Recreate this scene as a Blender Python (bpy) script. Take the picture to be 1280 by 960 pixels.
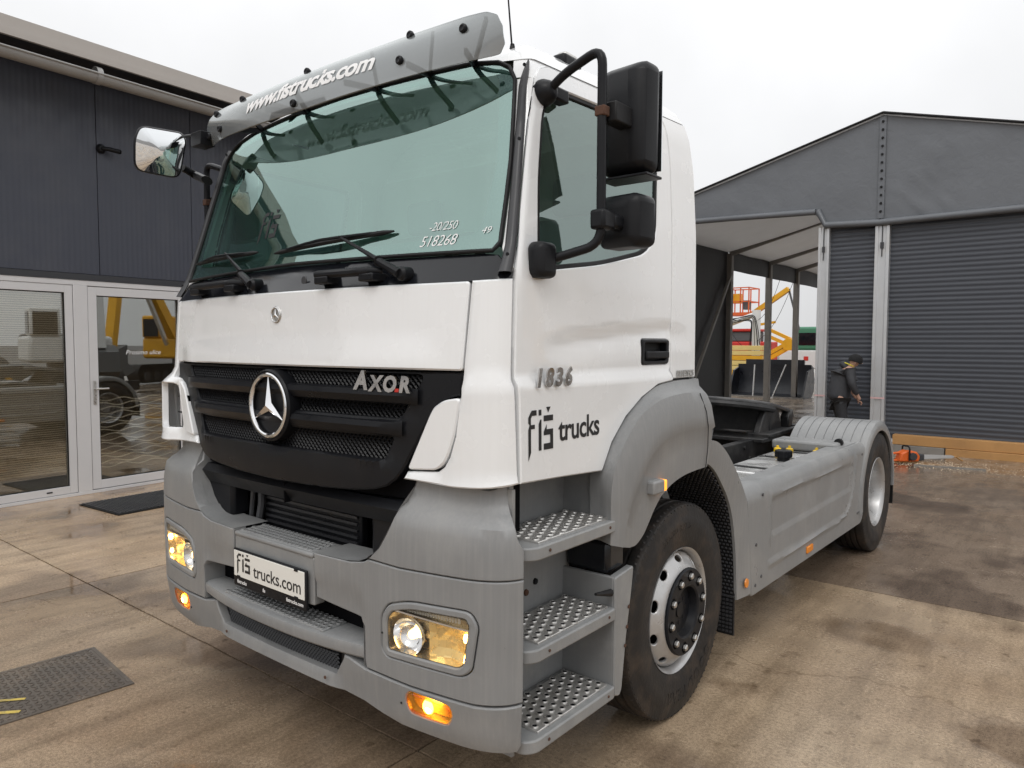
import bpy, bmesh, math, random
from mathutils import Vector, Matrix
from mathutils.geometry import delaunay_2d_cdt
for o in list(bpy.data.objects): bpy.data.objects.remove(o)
SC = bpy.context.scene
COL = SC.collection
PI = math.pi
random.seed(7)
# ---------------------------------------------------------------- camera
CAM_POS = Vector((2.682, -1.730, 1.779))
yaw, pitch, roll = math.radians(38.90), math.radians(-3.164), math.radians(0.1535)
_f = Vector((-math.sin(yaw)*math.cos(pitch), math.cos(yaw)*math.cos(pitch), math.sin(pitch)))
_r = Vector((math.cos(yaw), math.sin(yaw), 0)); _u = _r.cross(_f)
_r2 = math.cos(roll)*_r + math.sin(roll)*_u; _u2 = -math.sin(roll)*_r + math.cos(roll)*_u
cd = bpy.data.cameras.new('camera'); cam = bpy.data.objects.new('camera', cd); COL.objects.link(cam)
cam.matrix_world = Matrix(((_r2.x, _u2.x, -_f.x, CAM_POS.x), (_r2.y, _u2.y, -_f.y, CAM_POS.y), (_r2.z, _u2.z, -_f.z, CAM_POS.z), (0, 0, 0, 1)))
cd.sensor_width = 36; cd.lens = 909.65 * 36 / 1280; cd.clip_start = .05; cd.clip_end = 900
SC.camera = cam
# ---------------------------------------------------------------- overcast sky
W = bpy.data.worlds.new('World'); SC.world = W; W.use_nodes = True
wn, wl = W.node_tree.nodes, W.node_tree.links
bg = wn['Background']; bg.inputs['Strength'].default_value = .1
sky = wn.new('ShaderNodeTexSky'); sky.sky_type = 'NISHITA'; sky.sun_disc = False
SUN_EL, SUN_ROT = math.radians(52), math.radians(150)
sky.sun_elevation = SUN_EL; sky.sun_rotation = SUN_ROT; sky.dust_density = 4; sky.air_density = 1.2
tc = wn.new('ShaderNodeTexCoord'); sep = wn.new('ShaderNodeSeparateXYZ'); wl.new(tc.outputs['Generated'], sep.inputs[0])
cr = wn.new('ShaderNodeValToRGB'); wl.new(sep.outputs['Z'], cr.inputs[0])
# a grey cloud deck: brighter towards the zenith, as overcast skies are
cr.color_ramp.elements[0].position = 0; cr.color_ramp.elements[0].color = (.52, .522, .53, 1); _e = cr.color_ramp.elements.new(.42); _e.color = (.545, .547, .555, 1)
cr.color_ramp.elements[1].position = 1; cr.color_ramp.elements[1].color = (1, 1, 1, 1)
nz = wn.new('ShaderNodeTexNoise'); nz.inputs['Scale'].default_value = 2.2; nz.inputs['Detail'].default_value = 5; wl.new(tc.outputs['Generated'], nz.inputs['Vector'])
mr = wn.new('ShaderNodeMapRange'); mr.inputs['From Min'].default_value = .3; mr.inputs['From Max'].default_value = .7; mr.inputs['To Min'].default_value = 13.3; mr.inputs['To Max'].default_value = 16.3
wl.new(nz.outputs['Fac'], mr.inputs['Value'])
sc_ = wn.new('ShaderNodeVectorMath'); sc_.operation = 'SCALE'; wl.new(cr.outputs[0], sc_.inputs[0]); wl.new(mr.outputs[0], sc_.inputs['Scale'])
mx = wn.new('ShaderNodeMixRGB'); mx.inputs[0].default_value = .94; wl.new(sky.outputs[0], mx.inputs[1]); wl.new(sc_.outputs[0], mx.inputs[2])
wl.new(mx.outputs[0], bg.inputs['Color'])
sl = bpy.data.lights.new('sun', 'SUN'); sl.energy = .7; sl.angle = math.radians(25); sl.color = (1, .98, .95)
sun = bpy.data.objects.new('sun', sl); COL.objects.link(sun)
_d = Vector((math.sin(SUN_ROT)*math.cos(SUN_EL), math.cos(SUN_ROT)*math.cos(SUN_EL), math.sin(SUN_EL)))
sun.rotation_euler = _d.to_track_quat('Z', 'Y').to_euler(); sun.location = (0, -5, 12)
SC.view_settings.view_transform = 'Standard'; SC.view_settings.look = 'None'; SC.view_settings.gamma = 1; SC.view_settings.exposure = 0
SC.render.engine = 'CYCLES'; SC.cycles.max_bounces = 6; SC.cycles.diffuse_bounces = 3; SC.cycles.transparent_max_bounces = 10; SC.cycles.glossy_bounces = 4; SC.cycles.use_adaptive_sampling = True; SC.cycles.adaptive_threshold = .02; SC.cycles.caustics_reflective = False; SC.cycles.caustics_refractive = False
# ---------------------------------------------------------------- materials
MATS = {}
def _new(name):
    m = bpy.data.materials.new(name); m.use_nodes = True
    nt = m.node_tree; return m, nt.nodes, nt.links, nt.nodes['Principled BSDF']
def mat(name, col, rough=.5, metal=0, var=.12, scale=6, dirt=None, streak=0, bump=0, bscale=80, coat=0, rvar=.1, spec=.5, dscale=2.5, damt=.5):
    """Principled with uneven colour, optional dirt patches, rain streaks and fine relief (object space metres)."""
    m, n, l, p = _new(name)
    tc = n.new('ShaderNodeTexCoord')
    no = n.new('ShaderNodeTexNoise'); no.inputs['Scale'].default_value = scale; no.inputs['Detail'].default_value = 6
    l.new(tc.outputs['Object'], no.inputs['Vector'])
    mix = n.new('ShaderNodeMixRGB'); mix.blend_type = 'MIX'
    c1 = [max(0, c*(1-var)) for c in col]; c2 = [min(1, c*(1+var)) for c in col]
    mix.inputs[1].default_value = (*c1, 1); mix.inputs[2].default_value = (*c2, 1); l.new(no.outputs['Fac'], mix.inputs[0])
    out = mix.outputs[0]
    if streak:
        mp = n.new('ShaderNodeMapping'); mp.inputs['Scale'].default_value = (75, 75, 2.6); l.new(tc.outputs['Object'], mp.inputs[0])
        s = n.new('ShaderNodeTexNoise'); s.inputs['Scale'].default_value = 1; s.inputs['Detail'].default_value = 3; l.new(mp.outputs[0], s.inputs['Vector'])
        r = n.new('ShaderNodeValToRGB'); r.color_ramp.elements[0].position = .45; r.color_ramp.elements[1].position = .75
        r.color_ramp.elements[0].color = (0, 0, 0, 1); r.color_ramp.elements[1].color = (streak,)*3 + (1,)
        l.new(s.outputs['Fac'], r.inputs[0])
        x = n.new('ShaderNodeMixRGB'); l.new(r.outputs[0], x.inputs[0]); l.new(out, x.inputs[1]); d = dirt or (.3, .28, .25); x.inputs[2].default_value = (*d, 1); out = x.outputs[0]
    if dirt:
        s = n.new('ShaderNodeTexNoise'); s.inputs['Scale'].default_value = dscale; s.inputs['Detail'].default_value = 8; s.inputs['Roughness'].default_value = .65; l.new(tc.outputs['Object'], s.inputs['Vector'])
        r = n.new('ShaderNodeValToRGB'); r.color_ramp.elements[0].position = .48; r.color_ramp.elements[1].position = .72
        r.color_ramp.elements[0].color = (0, 0, 0, 1); r.color_ramp.elements[1].color = (damt,)*3 + (1,)
        l.new(s.outputs['Fac'], r.inputs[0])
        x = n.new('ShaderNodeMixRGB'); l.new(r.outputs[0], x.inputs[0]); l.new(out, x.inputs[1]); x.inputs[2].default_value = (*dirt, 1); out = x.outputs[0]
    l.new(out, p.inputs['Base Color'])
    p.inputs['Metallic'].default_value = metal
    mr = n.new('ShaderNodeMapRange'); mr.inputs['To Min'].default_value = max(.02, rough-rvar); mr.inputs['To Max'].default_value = min(1, rough+rvar); mr.inputs['From Min'].default_value = .3; mr.inputs['From Max'].default_value = .7
    l.new(no.outputs['Fac'], mr.inputs['Value']); l.new(mr.outputs[0], p.inputs['Roughness'])
    p.inputs['Specular IOR Level'].default_value = spec
    if coat: p.inputs['Coat Weight'].default_value = coat; p.inputs['Coat Roughness'].default_value = .06
    if bump:
        b = n.new('ShaderNodeTexNoise'); b.inputs['Scale'].default_value = bscale; b.inputs['Detail'].default_value = 4; l.new(tc.outputs['Object'], b.inputs['Vector'])
        bu = n.new('ShaderNodeBump'); bu.inputs['Strength'].default_value = bump; bu.inputs['Distance'].default_value = .01; l.new(b.outputs['Fac'], bu.inputs['Height']); l.new(bu.outputs[0], p.inputs['Normal'])
    MATS[name] = m; return m
def glass(name, tint, f0=.06, haze=0, hazecol=(.7, .75, .75), rough=.01, gcol=(.97, 1, .99, 1)):
    m, n, l, p = _new(name); n.remove(p); out = n['Material Output']
    g = n.new('ShaderNodeNewGeometry'); d = n.new('ShaderNodeVectorMath'); d.operation = 'DOT_PRODUCT'
    l.new(g.outputs['Normal'], d.inputs[0]); l.new(g.outputs['Incoming'], d.inputs[1])
    a = n.new('ShaderNodeMath'); a.operation = 'ABSOLUTE'; l.new(d.outputs['Value'], a.inputs[0])
    s = n.new('ShaderNodeMath'); s.operation = 'SUBTRACT'; s.inputs[0].default_value = 1; l.new(a.outputs[0], s.inputs[1])
    pw = n.new('ShaderNodeMath'); pw.operation = 'POWER'; pw.inputs[1].default_value = 5; l.new(s.outputs[0], pw.inputs[0])
    ma = n.new('ShaderNodeMath'); ma.operation = 'MULTIPLY_ADD'; ma.inputs[1].default_value = 1-f0; ma.inputs[2].default_value = f0; l.new(pw.outputs[0], ma.inputs[0])
    t = n.new('ShaderNodeBsdfTransparent'); t.inputs[0].default_value = (*tint, 1)
    gl = n.new('ShaderNodeBsdfGlossy'); gl.inputs['Roughness'].default_value = rough; gl.inputs[0].default_value = gcol
    base = t.outputs[0]
    if haze:
        df = n.new('ShaderNodeBsdfDiffuse'); df.inputs[0].default_value = (*hazecol, 1); mh = n.new('ShaderNodeMixShader'); mh.inputs[0].default_value = haze
        l.new(t.outputs[0], mh.inputs[1]); l.new(df.outputs[0], mh.inputs[2]); base = mh.outputs[0]
    mi = n.new('ShaderNodeMixShader'); l.new(ma.outputs[0], mi.inputs[0]); l.new(base, mi.inputs[1]); l.new(gl.outputs[0], mi.inputs[2]); l.new(mi.outputs[0], out.inputs['Surface'])
    MATS[name] = m; return m
def emit(name, col, strength):
    m, n, l, p = _new(name); p.inputs['Base Color'].default_value = (*col, 1); p.inputs['Emission Color'].default_value = (*col, 1); p.inputs['Emission Strength'].default_value = strength; p.inputs['Roughness'].default_value = .2
    MATS[name] = m; return m
mat('white_paint', (.85, .865, .875), .26, var=.012, coat=1.0, dirt=(.72, .715, .70), streak=.10, dscale=1.1, damt=.035, rvar=.04)
mat('grey_plastic', (.232, .236, .238), .37, var=.10, dirt=(.345, .34, .33), streak=.26, bump=.10, bscale=520, damt=.55, dscale=2.2)
mat('grey_step', (.245, .25, .252), .45, var=.15, dirt=(.38, .375, .36), streak=.10, bump=.12, bscale=260, damt=.5, dscale=5)
mat('black_plastic', (.0095, .010, .012), .36, var=.2, dirt=(.025, .025, .026), bump=.05, bscale=400, dscale=4, damt=.3, spec=.20)
mat('black_gloss', (.008, .009, .012), .16, var=.2, spec=.4)
mat('dark_trim', (.045, .046, .05), .4, var=.2, bump=.05, bscale=500)
mat('cavity', (.004, .004, .005), .8, spec=.1)
mat('rubber', (.010, .010, .011), .55, bump=.1, spec=.3)
mat('tyre', (.020, .0185, .018), .55, var=.3, scale=9, dirt=(.085, .062, .045), bump=.2, bscale=60, dscale=6, damt=.7, spec=.35)
mat('rim', (.50, .50, .50), .33, metal=.55, var=.12, scale=14, dirt=(.33, .28, .24), dscale=6, damt=.5)
mat('hub', (.008, .009, .012), .42, var=.3, dirt=(.04, .035, .03), dscale=9, spec=.22)
mat('badge_chrome', (.50, .49, .48), .22, metal=1, var=.2, scale=20); mat('steel', (.55, .54, .52), .32, metal=.9, var=.15, scale=30)
mat('chrome', (.82, .82, .83), .10, metal=1, var=.04, rvar=.03)
mat('tread_alu', (.58, .57, .55), .35, metal=.7, var=.18, scale=18, dirt=(.30, .28, .25), dscale=7, damt=.6)
mat('rust', (.085, .040, .024), .8, var=.4, scale=40)
mat('frame_black', (.009, .009, .010), .5, var=.3, dirt=(.07, .065, .06), dscale=6, damt=.6, bump=.2, bscale=40)
mat('grease_plate', (.045, .045, .047), .32, var=.4, scale=8, dirt=(.16, .16, .16), dscale=4, damt=.6)
mat('alu_tank', (.75, .75, .74), .28, metal=.7, var=.1)
mat('plate_white', (.83, .82, .77), .35, var=.02)
mat('letter_black', (.012, .012, .013), .4)
mat('letter_white', (.85, .85, .85), .5)
mat('amber', (.80, .26, .02), .2, var=.1)
mat('red', (.55, .03, .02), .35)
mat('yellow', (.80, .52, .02), .4, var=.1, dirt=(.3, .22, .05))
mat('orange', (.70, .13, .02), .45, var=.15)
mat('interior_dark', (.05, .055, .058), .7)
mat('interior_grey', (.30, .32, .32), .7)
mat('interior_light', (.74, .75, .73), .8)
glass('windscreen', (.55, .90, .79), .31, haze=.03, hazecol=(.40, .72, .64), gcol=(.76, 1, .94, 1))
glass('side_glass', (.42, .56, .52), .24, haze=.06, hazecol=(.42, .54, .50), gcol=(.85, 1, .96, 1))
glass('pane_glass', (.90, .89, .85), .22)
glass('lens', (.93, .93, .92), .05)
glass('frosted', (.85, .84, .80), .06, haze=.45, hazecol=(.80, .77, .70)); glass('amber_lens', (1, .62, .16), .06)
glass('visor', (.34, .36, .37), .08, haze=.72, hazecol=(.225, .24, .245), rough=.12)
mat('mirror_glass', (.85, .87, .88), .02, metal=1, var=.01, rvar=.01)
mat('reflector', (.95, .80, .55), .26, metal=.85, var=.06, scale=25)  # bulb glow painted into the lamp housings as a warm cream tint
emit('lit_bulb', (1, .60, .16), 30); emit('lit_white', (1, .9, .7), 7); emit('lit_amber', (1, .33, .03), 1.6); emit('lit_glow', (1, .60, .16), 9)
# ---------------------------------------------------------------- mesh helpers
def link(name, me, m=None, parent=None):
    o = bpy.data.objects.new(name, me); COL.objects.link(o)
    if m: 
        me.materials.clear(); me.materials.append(MATS[m])
    if parent: o.parent = parent
    return o
def empty(name, loc=(0, 0, 0), rz=0):
    o = bpy.data.objects.new(name, None); COL.objects.link(o); o.location = loc; o.rotation_euler = (0, 0, rz); o.empty_display_size = .1; return o
def tag(o, label=None, cat=None, group=None, kind=None):
    if label: o['label'] = label
    if cat: o['category'] = cat
    if group: o['group'] = group
    if kind: o['kind'] = kind
    return o
class MB:
    def __init__(s): s.v = []; s.f = []
    def add(s, vs, fs):
        k = len(s.v); s.v += [tuple(p) for p in vs]; s.f += [tuple(k+i for i in f) for f in fs]; return s
    def box(s, a, b, rot=None, c=None):
        x0, y0, z0 = a; x1, y1, z1 = b
        vs = [Vector(p) for p in ((x0, y0, z0), (x1, y0, z0), (x1, y1, z0), (x0, y1, z0), (x0, y0, z1), (x1, y0, z1), (x1, y1, z1), (x0, y1, z1))]
        if rot is not None:
            c = Vector(c) if c is not None else (Vector(a)+Vector(b))/2
            vs = [c + rot @ (p-c) for p in vs]
        return s.add(vs, [(0, 3, 2, 1), (4, 5, 6, 7), (0, 1, 5, 4), (1, 2, 6, 5), (2, 3, 7, 6), (3, 0, 4, 7)])
    def bar(s, p, q, w, h=None):
        """square bar between two points"""
        h = h or w; p = Vector(p); q = Vector(q); d = (q-p).normalized()
        up = Vector((0, 0, 1)) if abs(d.z) < .95 else Vector((0, 1, 0))
        a = d.cross(up).normalized()*w/2; b = a.cross(d).normalized()*h/2
        vs = [p-a-b, p+a-b, p+a+b, p-a+b, q-a-b, q+a-b, q+a+b, q-a+b]
        return s.add(vs, [(0, 3, 2, 1), (4, 5, 6, 7), (0, 1, 5, 4), (1, 2, 6, 5), (2, 3, 7, 6), (3, 0, 4, 7)])
    def prism(s, pts, axis, a, b):
        """2-D outline extruded along axis x|y|z from a to b. pts in the other two axes in order"""
        def P(p, t): return (t, p[0], p[1]) if axis == 'x' else ((p[0], t, p[1]) if axis == 'y' else (p[0], p[1], t))
        n = len(pts); vs = [P(p, a) for p in pts] + [P(p, b) for p in pts]
        return s.add(vs, [tuple(range(n))[::-1], tuple(range(n, 2*n))] + [(i, (i+1) % n, n+(i+1) % n, n+i) for i in range(n)])
    def tube(s, path, r, seg=10, caps=True, squash=1):
        path = [Vector(p) for p in path]; n = len(path); rs = r if isinstance(r, (list, tuple)) else [r]*n
        t0 = (path[1]-path[0]).normalized(); ref = Vector((0, 0, 1)) if abs(t0.z) < .9 else Vector((1, 0, 0))
        nrm = (ref - t0*ref.dot(t0)).normalized(); rings = []
        for i, p in enumerate(path):
            t = (path[min(i+1, n-1)]-path[max(i-1, 0)]).normalized(); nrm = (nrm - t*nrm.dot(t)).normalized(); bi = t.cross(nrm)
            rings.append([p + (nrm*math.cos(2*PI*k/seg) + bi*math.sin(2*PI*k/seg)*squash)*rs[i] for k in range(seg)])
        vs = [q for rg in rings for q in rg]; fs = []
        for i in range(n-1):
            for k in range(seg): fs.append((i*seg+k, i*seg+(k+1) % seg, (i+1)*seg+(k+1) % seg, (i+1)*seg+k))
        if caps: fs += [tuple(range(seg))[::-1], tuple(range((n-1)*seg, n*seg))]
        return s.add(vs, fs)
    def lathe(s, prof, c, axis='x', seg=48, closed=False, caps=True):
        """prof: list of (h along axis, radius)"""
        c = Vector(c); vs = []
        for h, r in prof:
            for k in range(seg):
                a = 2*PI*k/seg; q, w = r*math.cos(a), r*math.sin(a)
                vs.append(c + (Vector((h, q, w)) if axis == 'x' else (Vector((q, h, w)) if axis == 'y' else Vector((q, w, h)))))
        n = len(prof); fs = []
        for i in range(n if closed else n-1):
            j = (i+1) % n
            for k in range(seg): fs.append((i*seg+k, i*seg+(k+1) % seg, j*seg+(k+1) % seg, j*seg+k))
        if not closed and caps:
            if prof[0][1] > 1e-6: fs.append(tuple(range(seg))[::-1])
            if prof[-1][1] > 1e-6: fs.append(tuple(range((n-1)*seg, n*seg)))
        return s.add(vs, fs)
    def grid(s, fn, us, vs_, wrap=False):
        nu, nv = len(us), len(vs_); pts = [fn(u, v) for u in us for v in vs_]
        fs = [(i*nv+j, i*nv+j+1, (i+1)*nv+j+1, (i+1)*nv+j) for i in range(nu-1) for j in range(nv-1)]
        return s.add(pts, fs)
    def mesh(s, smooth=35, name='mesh'):
        me = bpy.data.meshes.new(name); me.from_pydata(s.v, [], s.f)
        bm = bmesh.new(); bm.from_mesh(me); bmesh.ops.remove_doubles(bm, verts=bm.verts, dist=1e-6); bmesh.ops.recalc_face_normals(bm, faces=bm.faces); bm.to_mesh(me); bm.free()
        if smooth:
            me.shade_smooth(); me.set_sharp_from_angle(angle=math.radians(smooth))
        return me
    def build(s, name, m, parent=None, bevel=0, smooth=35, seg=2):
        o = link(name, s.mesh(smooth, name), m, parent)
        if bevel:
            b = o.modifiers.new('bevel', 'BEVEL'); b.width = bevel; b.segments = seg; b.limit_method = 'ANGLE'; b.angle_limit = math.radians(40); b.harden_normals = False
        return o
def rpath(pts, r=.03, n=5):
    """polyline with rounded corners"""
    pts = [Vector(p) for p in pts]; out = [pts[0]]
    for a, b, c in zip(pts, pts[1:], pts[2:]):
        d1 = (a-b); d2 = (c-b); rr = min(r, d1.length*.45, d2.length*.45); p = b+d1.normalized()*rr; q = b+d2.normalized()*rr
        for i in range(n+1):
            t = i/n; out.append(p*(1-t)**2 + b*2*t*(1-t) + q*t*t)
    out.append(pts[-1]); return out
def rpoly(pts, r=.02, n=4):
    """closed 2-D polygon with rounded corners; r may be a list"""
    m = len(pts); out = []
    for i in range(m):
        a, b, c = Vector(pts[i-1]), Vector(pts[i]), Vector(pts[(i+1) % m]); ri = r[i] if isinstance(r, (list, tuple)) else r
        d1, d2 = a-b, c-b; rr = min(ri, d1.length*.45, d2.length*.45)
        if rr < 1e-5: out.append(tuple(b)); continue
        p = b+d1.normalized()*rr; q = b+d2.normalized()*rr
        for k in range(n+1):
            t = k/n; out.append(tuple(p*(1-t)**2 + b*2*t*(1-t) + q*t*t))
    return out
def inside(p, poly):
    x, y = p; r = False; n = len(poly); j = n-1
    for i in range(n):
        xi, yi = poly[i]; xj, yj = poly[j]
        if (yi > y) != (yj > y) and x < (xj-xi)*(y-yi)/(yj-yi)+xi: r = not r
        j = i
    return r
def resample(poly, step):
    out = []
    for i in range(len(poly)):
        a, b = Vector(poly[i]), Vector(poly[(i+1) % len(poly)]); L = (b-a).length
        if L < 1e-6: continue
        n = max(1, int(math.ceil(L/step)))
        out += [tuple(a.lerp(b, k/n)) for k in range(n)]
    return out
def area2(poly): return sum(poly[i-1][0]*poly[i][1]-poly[i][0]*poly[i-1][1] for i in range(len(poly)))/2
def inset(poly, d):
    """move a closed outline inwards (ccw) by d"""
    n = len(poly); out = []
    for i in range(n):
        a, b, c = Vector(poly[i-1]), Vector(poly[i]), Vector(poly[(i+1) % n])
        e1, e2 = (b-a).normalized(), (c-b).normalized(); n1, n2 = Vector((-e1.y, e1.x)), Vector((-e2.y, e2.x)); m = n1+n2
        if m.length < 1e-6: m = n1
        m.normalize(); k = max(.5, m.dot(n1)); out.append(tuple(b+m*d/k))
    return out
def patch(name, S, outline, m, parent, holes=(), off=0, depth=.02, bev=.004, res=.05, sg=1, build=True, smooth=40):
    """a panel: the 2-D outline (with holes) laid on the surface S(u,v), proud by off, with a rounded rim and thickness"""
    offf = off if callable(off) else (lambda u, v: off)
    def nrm(u, v):
        e = 1e-3; a = Vector(S(u+e, v))-Vector(S(u-e, v)); b = Vector(S(u, v+e))-Vector(S(u, v-e)); q = a.cross(b)
        return q.normalized() if q.length > 1e-12 else Vector((0, -1, 0))
    def P(u, v, d=0):
        p = Vector(S(u, v))+nrm(u, v)*(offf(u, v)+d); return (p.x*sg, p.y, p.z)
    ol = resample(outline, res)
    if area2(ol) < 0: ol.reverse()
    hs = []
    for h in holes:
        hh = resample(h, res)
        if area2(hh) > 0: hh.reverse()
        hs.append(hh)
    loops = [ol]+hs; pts = []; tags = []; edges = []; con = []
    for lp in loops:
        inn = inset(lp, bev) if bev else None
        k = len(pts); pts += lp; tags += [-bev]*len(lp); edges += [(k+i, k+(i+1) % len(lp)) for i in range(len(lp))]
        if inn: k = len(pts); pts += inn; tags += [0]*len(inn); edges += [(k+i, k+(i+1) % len(inn)) for i in range(len(inn))]
    us = [p[0] for p in ol]; vs = [p[1] for p in ol]; x0, x1, y0, y1 = min(us), max(us), min(vs), max(vs)
    nx, ny = max(1, int((x1-x0)/res)), max(1, int((y1-y0)/res)); md = max(res*.45, bev*1.5); cells = {}
    for lp in loops:
        for p in lp: cells.setdefault((int(p[0]//md), int(p[1]//md)), []).append(p)
    def clear(p):
        ci, cj = int(p[0]//md), int(p[1]//md)
        return not any((p[0]-q[0])**2+(p[1]-q[1])**2 < md*md for a in (-1, 0, 1) for b in (-1, 0, 1) for q in cells.get((ci+a, cj+b), ()))
    for i in range(1, nx):
        for j in range(1, ny):
            p = (x0+(x1-x0)*i/nx, y0+(y1-y0)*j/ny)
            if clear(p) and inside(p, ol) and not any(inside(p, h) for h in hs):
                pts.append(p); tags.append(0)
    r = delaunay_2d_cdt([Vector(p) for p in pts], edges, [], 0, 1e-6)
    ov, of, orig = r[0], r[2], r[3]
    vt = []
    for i, q in enumerate(ov): vt.append(P(q.x, q.y, tags[orig[i][0]] if orig[i] else 0))
    fs = []
    for f in of:
        c = sum((ov[i] for i in f), Vector((0, 0)))/len(f)
        if inside(c, ol) and not any(inside(c, h) for h in hs): fs.append(tuple(f))
    if depth:
        cnt = {}
        for f in fs:
            for a, b in zip(f, f[1:]+f[:1]): cnt[(a, b)] = 1
        low = {}
        for (a, b) in list(cnt):
            if (b, a) not in cnt:
                for q in (a, b):
                    if q not in low: low[q] = len(vt); vt.append(P(ov[q].x, ov[q].y, -depth))
                fs.append((b, a, low[a], low[b]))
    if sg < 0: fs = [f[::-1] for f in fs]
    me = bpy.data.meshes.new(name); me.from_pydata(vt, [], fs); me.validate()
    me.shade_smooth(); me.set_sharp_from_angle(angle=math.radians(smooth))
    return link(name, me, m, parent) if build else me
def sym(half):
    """mirror a half outline given from centre-bottom outward to centre-top (u>=0)"""
    return half + [(-u, v) for u, v in reversed(half) if u > 1e-6]
def text_mesh(body, size=1, shear=0, bold=0, spacing=1, align='CENTER'):
    cu = bpy.data.curves.new('t', 'FONT'); cu.body = body; cu.size = size; cu.shear = shear; cu.offset = bold; cu.space_character = spacing; cu.align_x = align; cu.align_y = 'CENTER'; cu.resolution_u = 3; cu.fill_mode = 'FRONT'
    ob = bpy.data.objects.new('t', cu); COL.objects.link(ob)
    dg = bpy.context.evaluated_depsgraph_get(); dg.update()
    me = bpy.data.meshes.new_from_object(ob.evaluated_get(dg)); v = [tuple(p.co) for p in me.vertices]; f = [tuple(p.vertices) for p in me.polygons]
    bpy.data.objects.remove(ob); bpy.data.meshes.remove(me)
    return v, f
def decal(name, vf, fn, m, parent, thick=0.0):
    """flat lettering (v,f) mapped by fn(x,y,h); with thick it becomes raised lettering"""
    v, f = vf; b = MB()
    if not thick: b.add([fn(p[0], p[1], 0) for p in v], f)
    else:
        n = len(v); fs = [tuple(q) for q in f]; ed = {}
        for q in fs:
            for a, c in zip(q, q[1:]+q[:1]): ed[(a, c)] = 1
        b.add([fn(p[0], p[1], thick) for p in v]+[fn(p[0], p[1], 0) for p in v], fs + [(c, a, a+n, c+n) for (a, c) in ed if (c, a) not in ed])
    return b.build(name, m, parent, smooth=0)
def polys_vf(polys):
    """several 2-D polygons as one (v,f)"""
    v, f = [], []
    for p in polys:
        k = len(v); v += [(x, y, 0) for x, y in p]; f.append(tuple(range(k, k+len(p))))
    return v, f
# blocky three-letter logo, heights 0..1 (traced strokes)
LOGO = [[(0, 0), (.10, .16), (.10, .60), (.25, .60), (.25, .68), (.10, .68), (.10, .80), (.14, .85), (.32, .85), (.32, .95), (.13, .95), (0, .82), (0, .72), (.05, .68), (0, .6)],
        [(.40, .17), (.51, .17), (.51, .76), (.46, .76), (.40, .68)], [(.40, .84), (.51, .84), (.51, .95), (.40, .95)],
        [(.60, .17), (.98, .17), (.98, .56), (.72, .56), (.72, .66), (.60, .52), (.60, .45), (.86, .45), (.86, .29), (.60, .29)],
        [(.60, .72), (.98, .72), (.98, .83), (.60, .83)], [(.78, .88), (.88, .99), (.70, .99)]]
# ---------------------------------------------------------------- cab and bumper surfaces (metres)
def lerp(a, b, t): return a + (b - a) * t
def smooth(t):
    t = max(0.0, min(1.0, t)); return t * t * (3 - 2 * t)
def table(tab, v):
    if v <= tab[0][0]: return tab[0][1:]
    for a, b in zip(tab, tab[1:]):
        if v <= b[0]:
            t = (v - a[0]) / (b[0] - a[0])
            return tuple(lerp(p, q, t) for p, q in zip(a[1:], b[1:]))
    return tab[-1][1:]
#        v     z     y0    bow   xc    W      yc    yr   Wr
CAB = [(1.10, 1.10, .030, .075, .985, 1.140, .215, 1.60, 1.143),
       (1.30, 1.30, .015, .075, .985, 1.145, .212, 1.60, 1.145),
       (1.69, 1.69, .020, .076, .990, 1.140, .212, 1.60, 1.143),
       (2.00, 2.00, .033, .090, 1.00, 1.138, .225, 1.60, 1.142),
       (2.04, 2.04, .070, .083, 1.00, 1.134, .240, 1.60, 1.142),
       (2.12, 2.12, .122, .078, .99, 1.122, .262, 1.60, 1.141),
       (2.30, 2.30, .174, .079, .972, 1.100, .313, 1.60, 1.139),
       (2.60, 2.60, .256, .079, .942, 1.062, .400, 1.59, 1.125),
       (2.75, 2.75, .296, .079, .927, 1.040, .440, 1.575, 1.108),
       (2.82, 2.82, .326, .079, .910, 1.022, .460, 1.560, 1.090),
       (2.88, 2.88, .366, .079, .880, .985, .490, 1.535, 1.055),
       (2.94, 2.925, .428, .077, .830, .930, .540, 1.49, 1.00),
       (3.02, 2.96, .52, .10, .730, .82, .64, 1.42, .89),
       (3.20, 2.985, .78, .06, .42, .47, .84, 1.25, .52)]
def cab(u, v):
    sg = -1 if u < 0 else 1
    u = abs(u)
    z, y0, bow, xc, W, yc, yr, Wr = table(CAB, v)
    if u <= 1:
        x = u * xc; y = y0 + bow * u * u
    elif u <= 1.2:
        t = (u - 1) / .2
        y1 = y0 + bow
        # quadratic bezier through the tangent corner
        px, py = W, y1 + .35 * (W - xc) * 0.55
        x = (1-t)**2 * xc + 2*t*(1-t) * px + t*t * W
        y = (1-t)**2 * y1 + 2*t*(1-t) * py + t*t * yc
    else:
        t = (u - 1.2) / 1.4
        x = lerp(W, Wr, t); y = lerp(yc, yr, t)
    return (sg * x, y, z)
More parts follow.
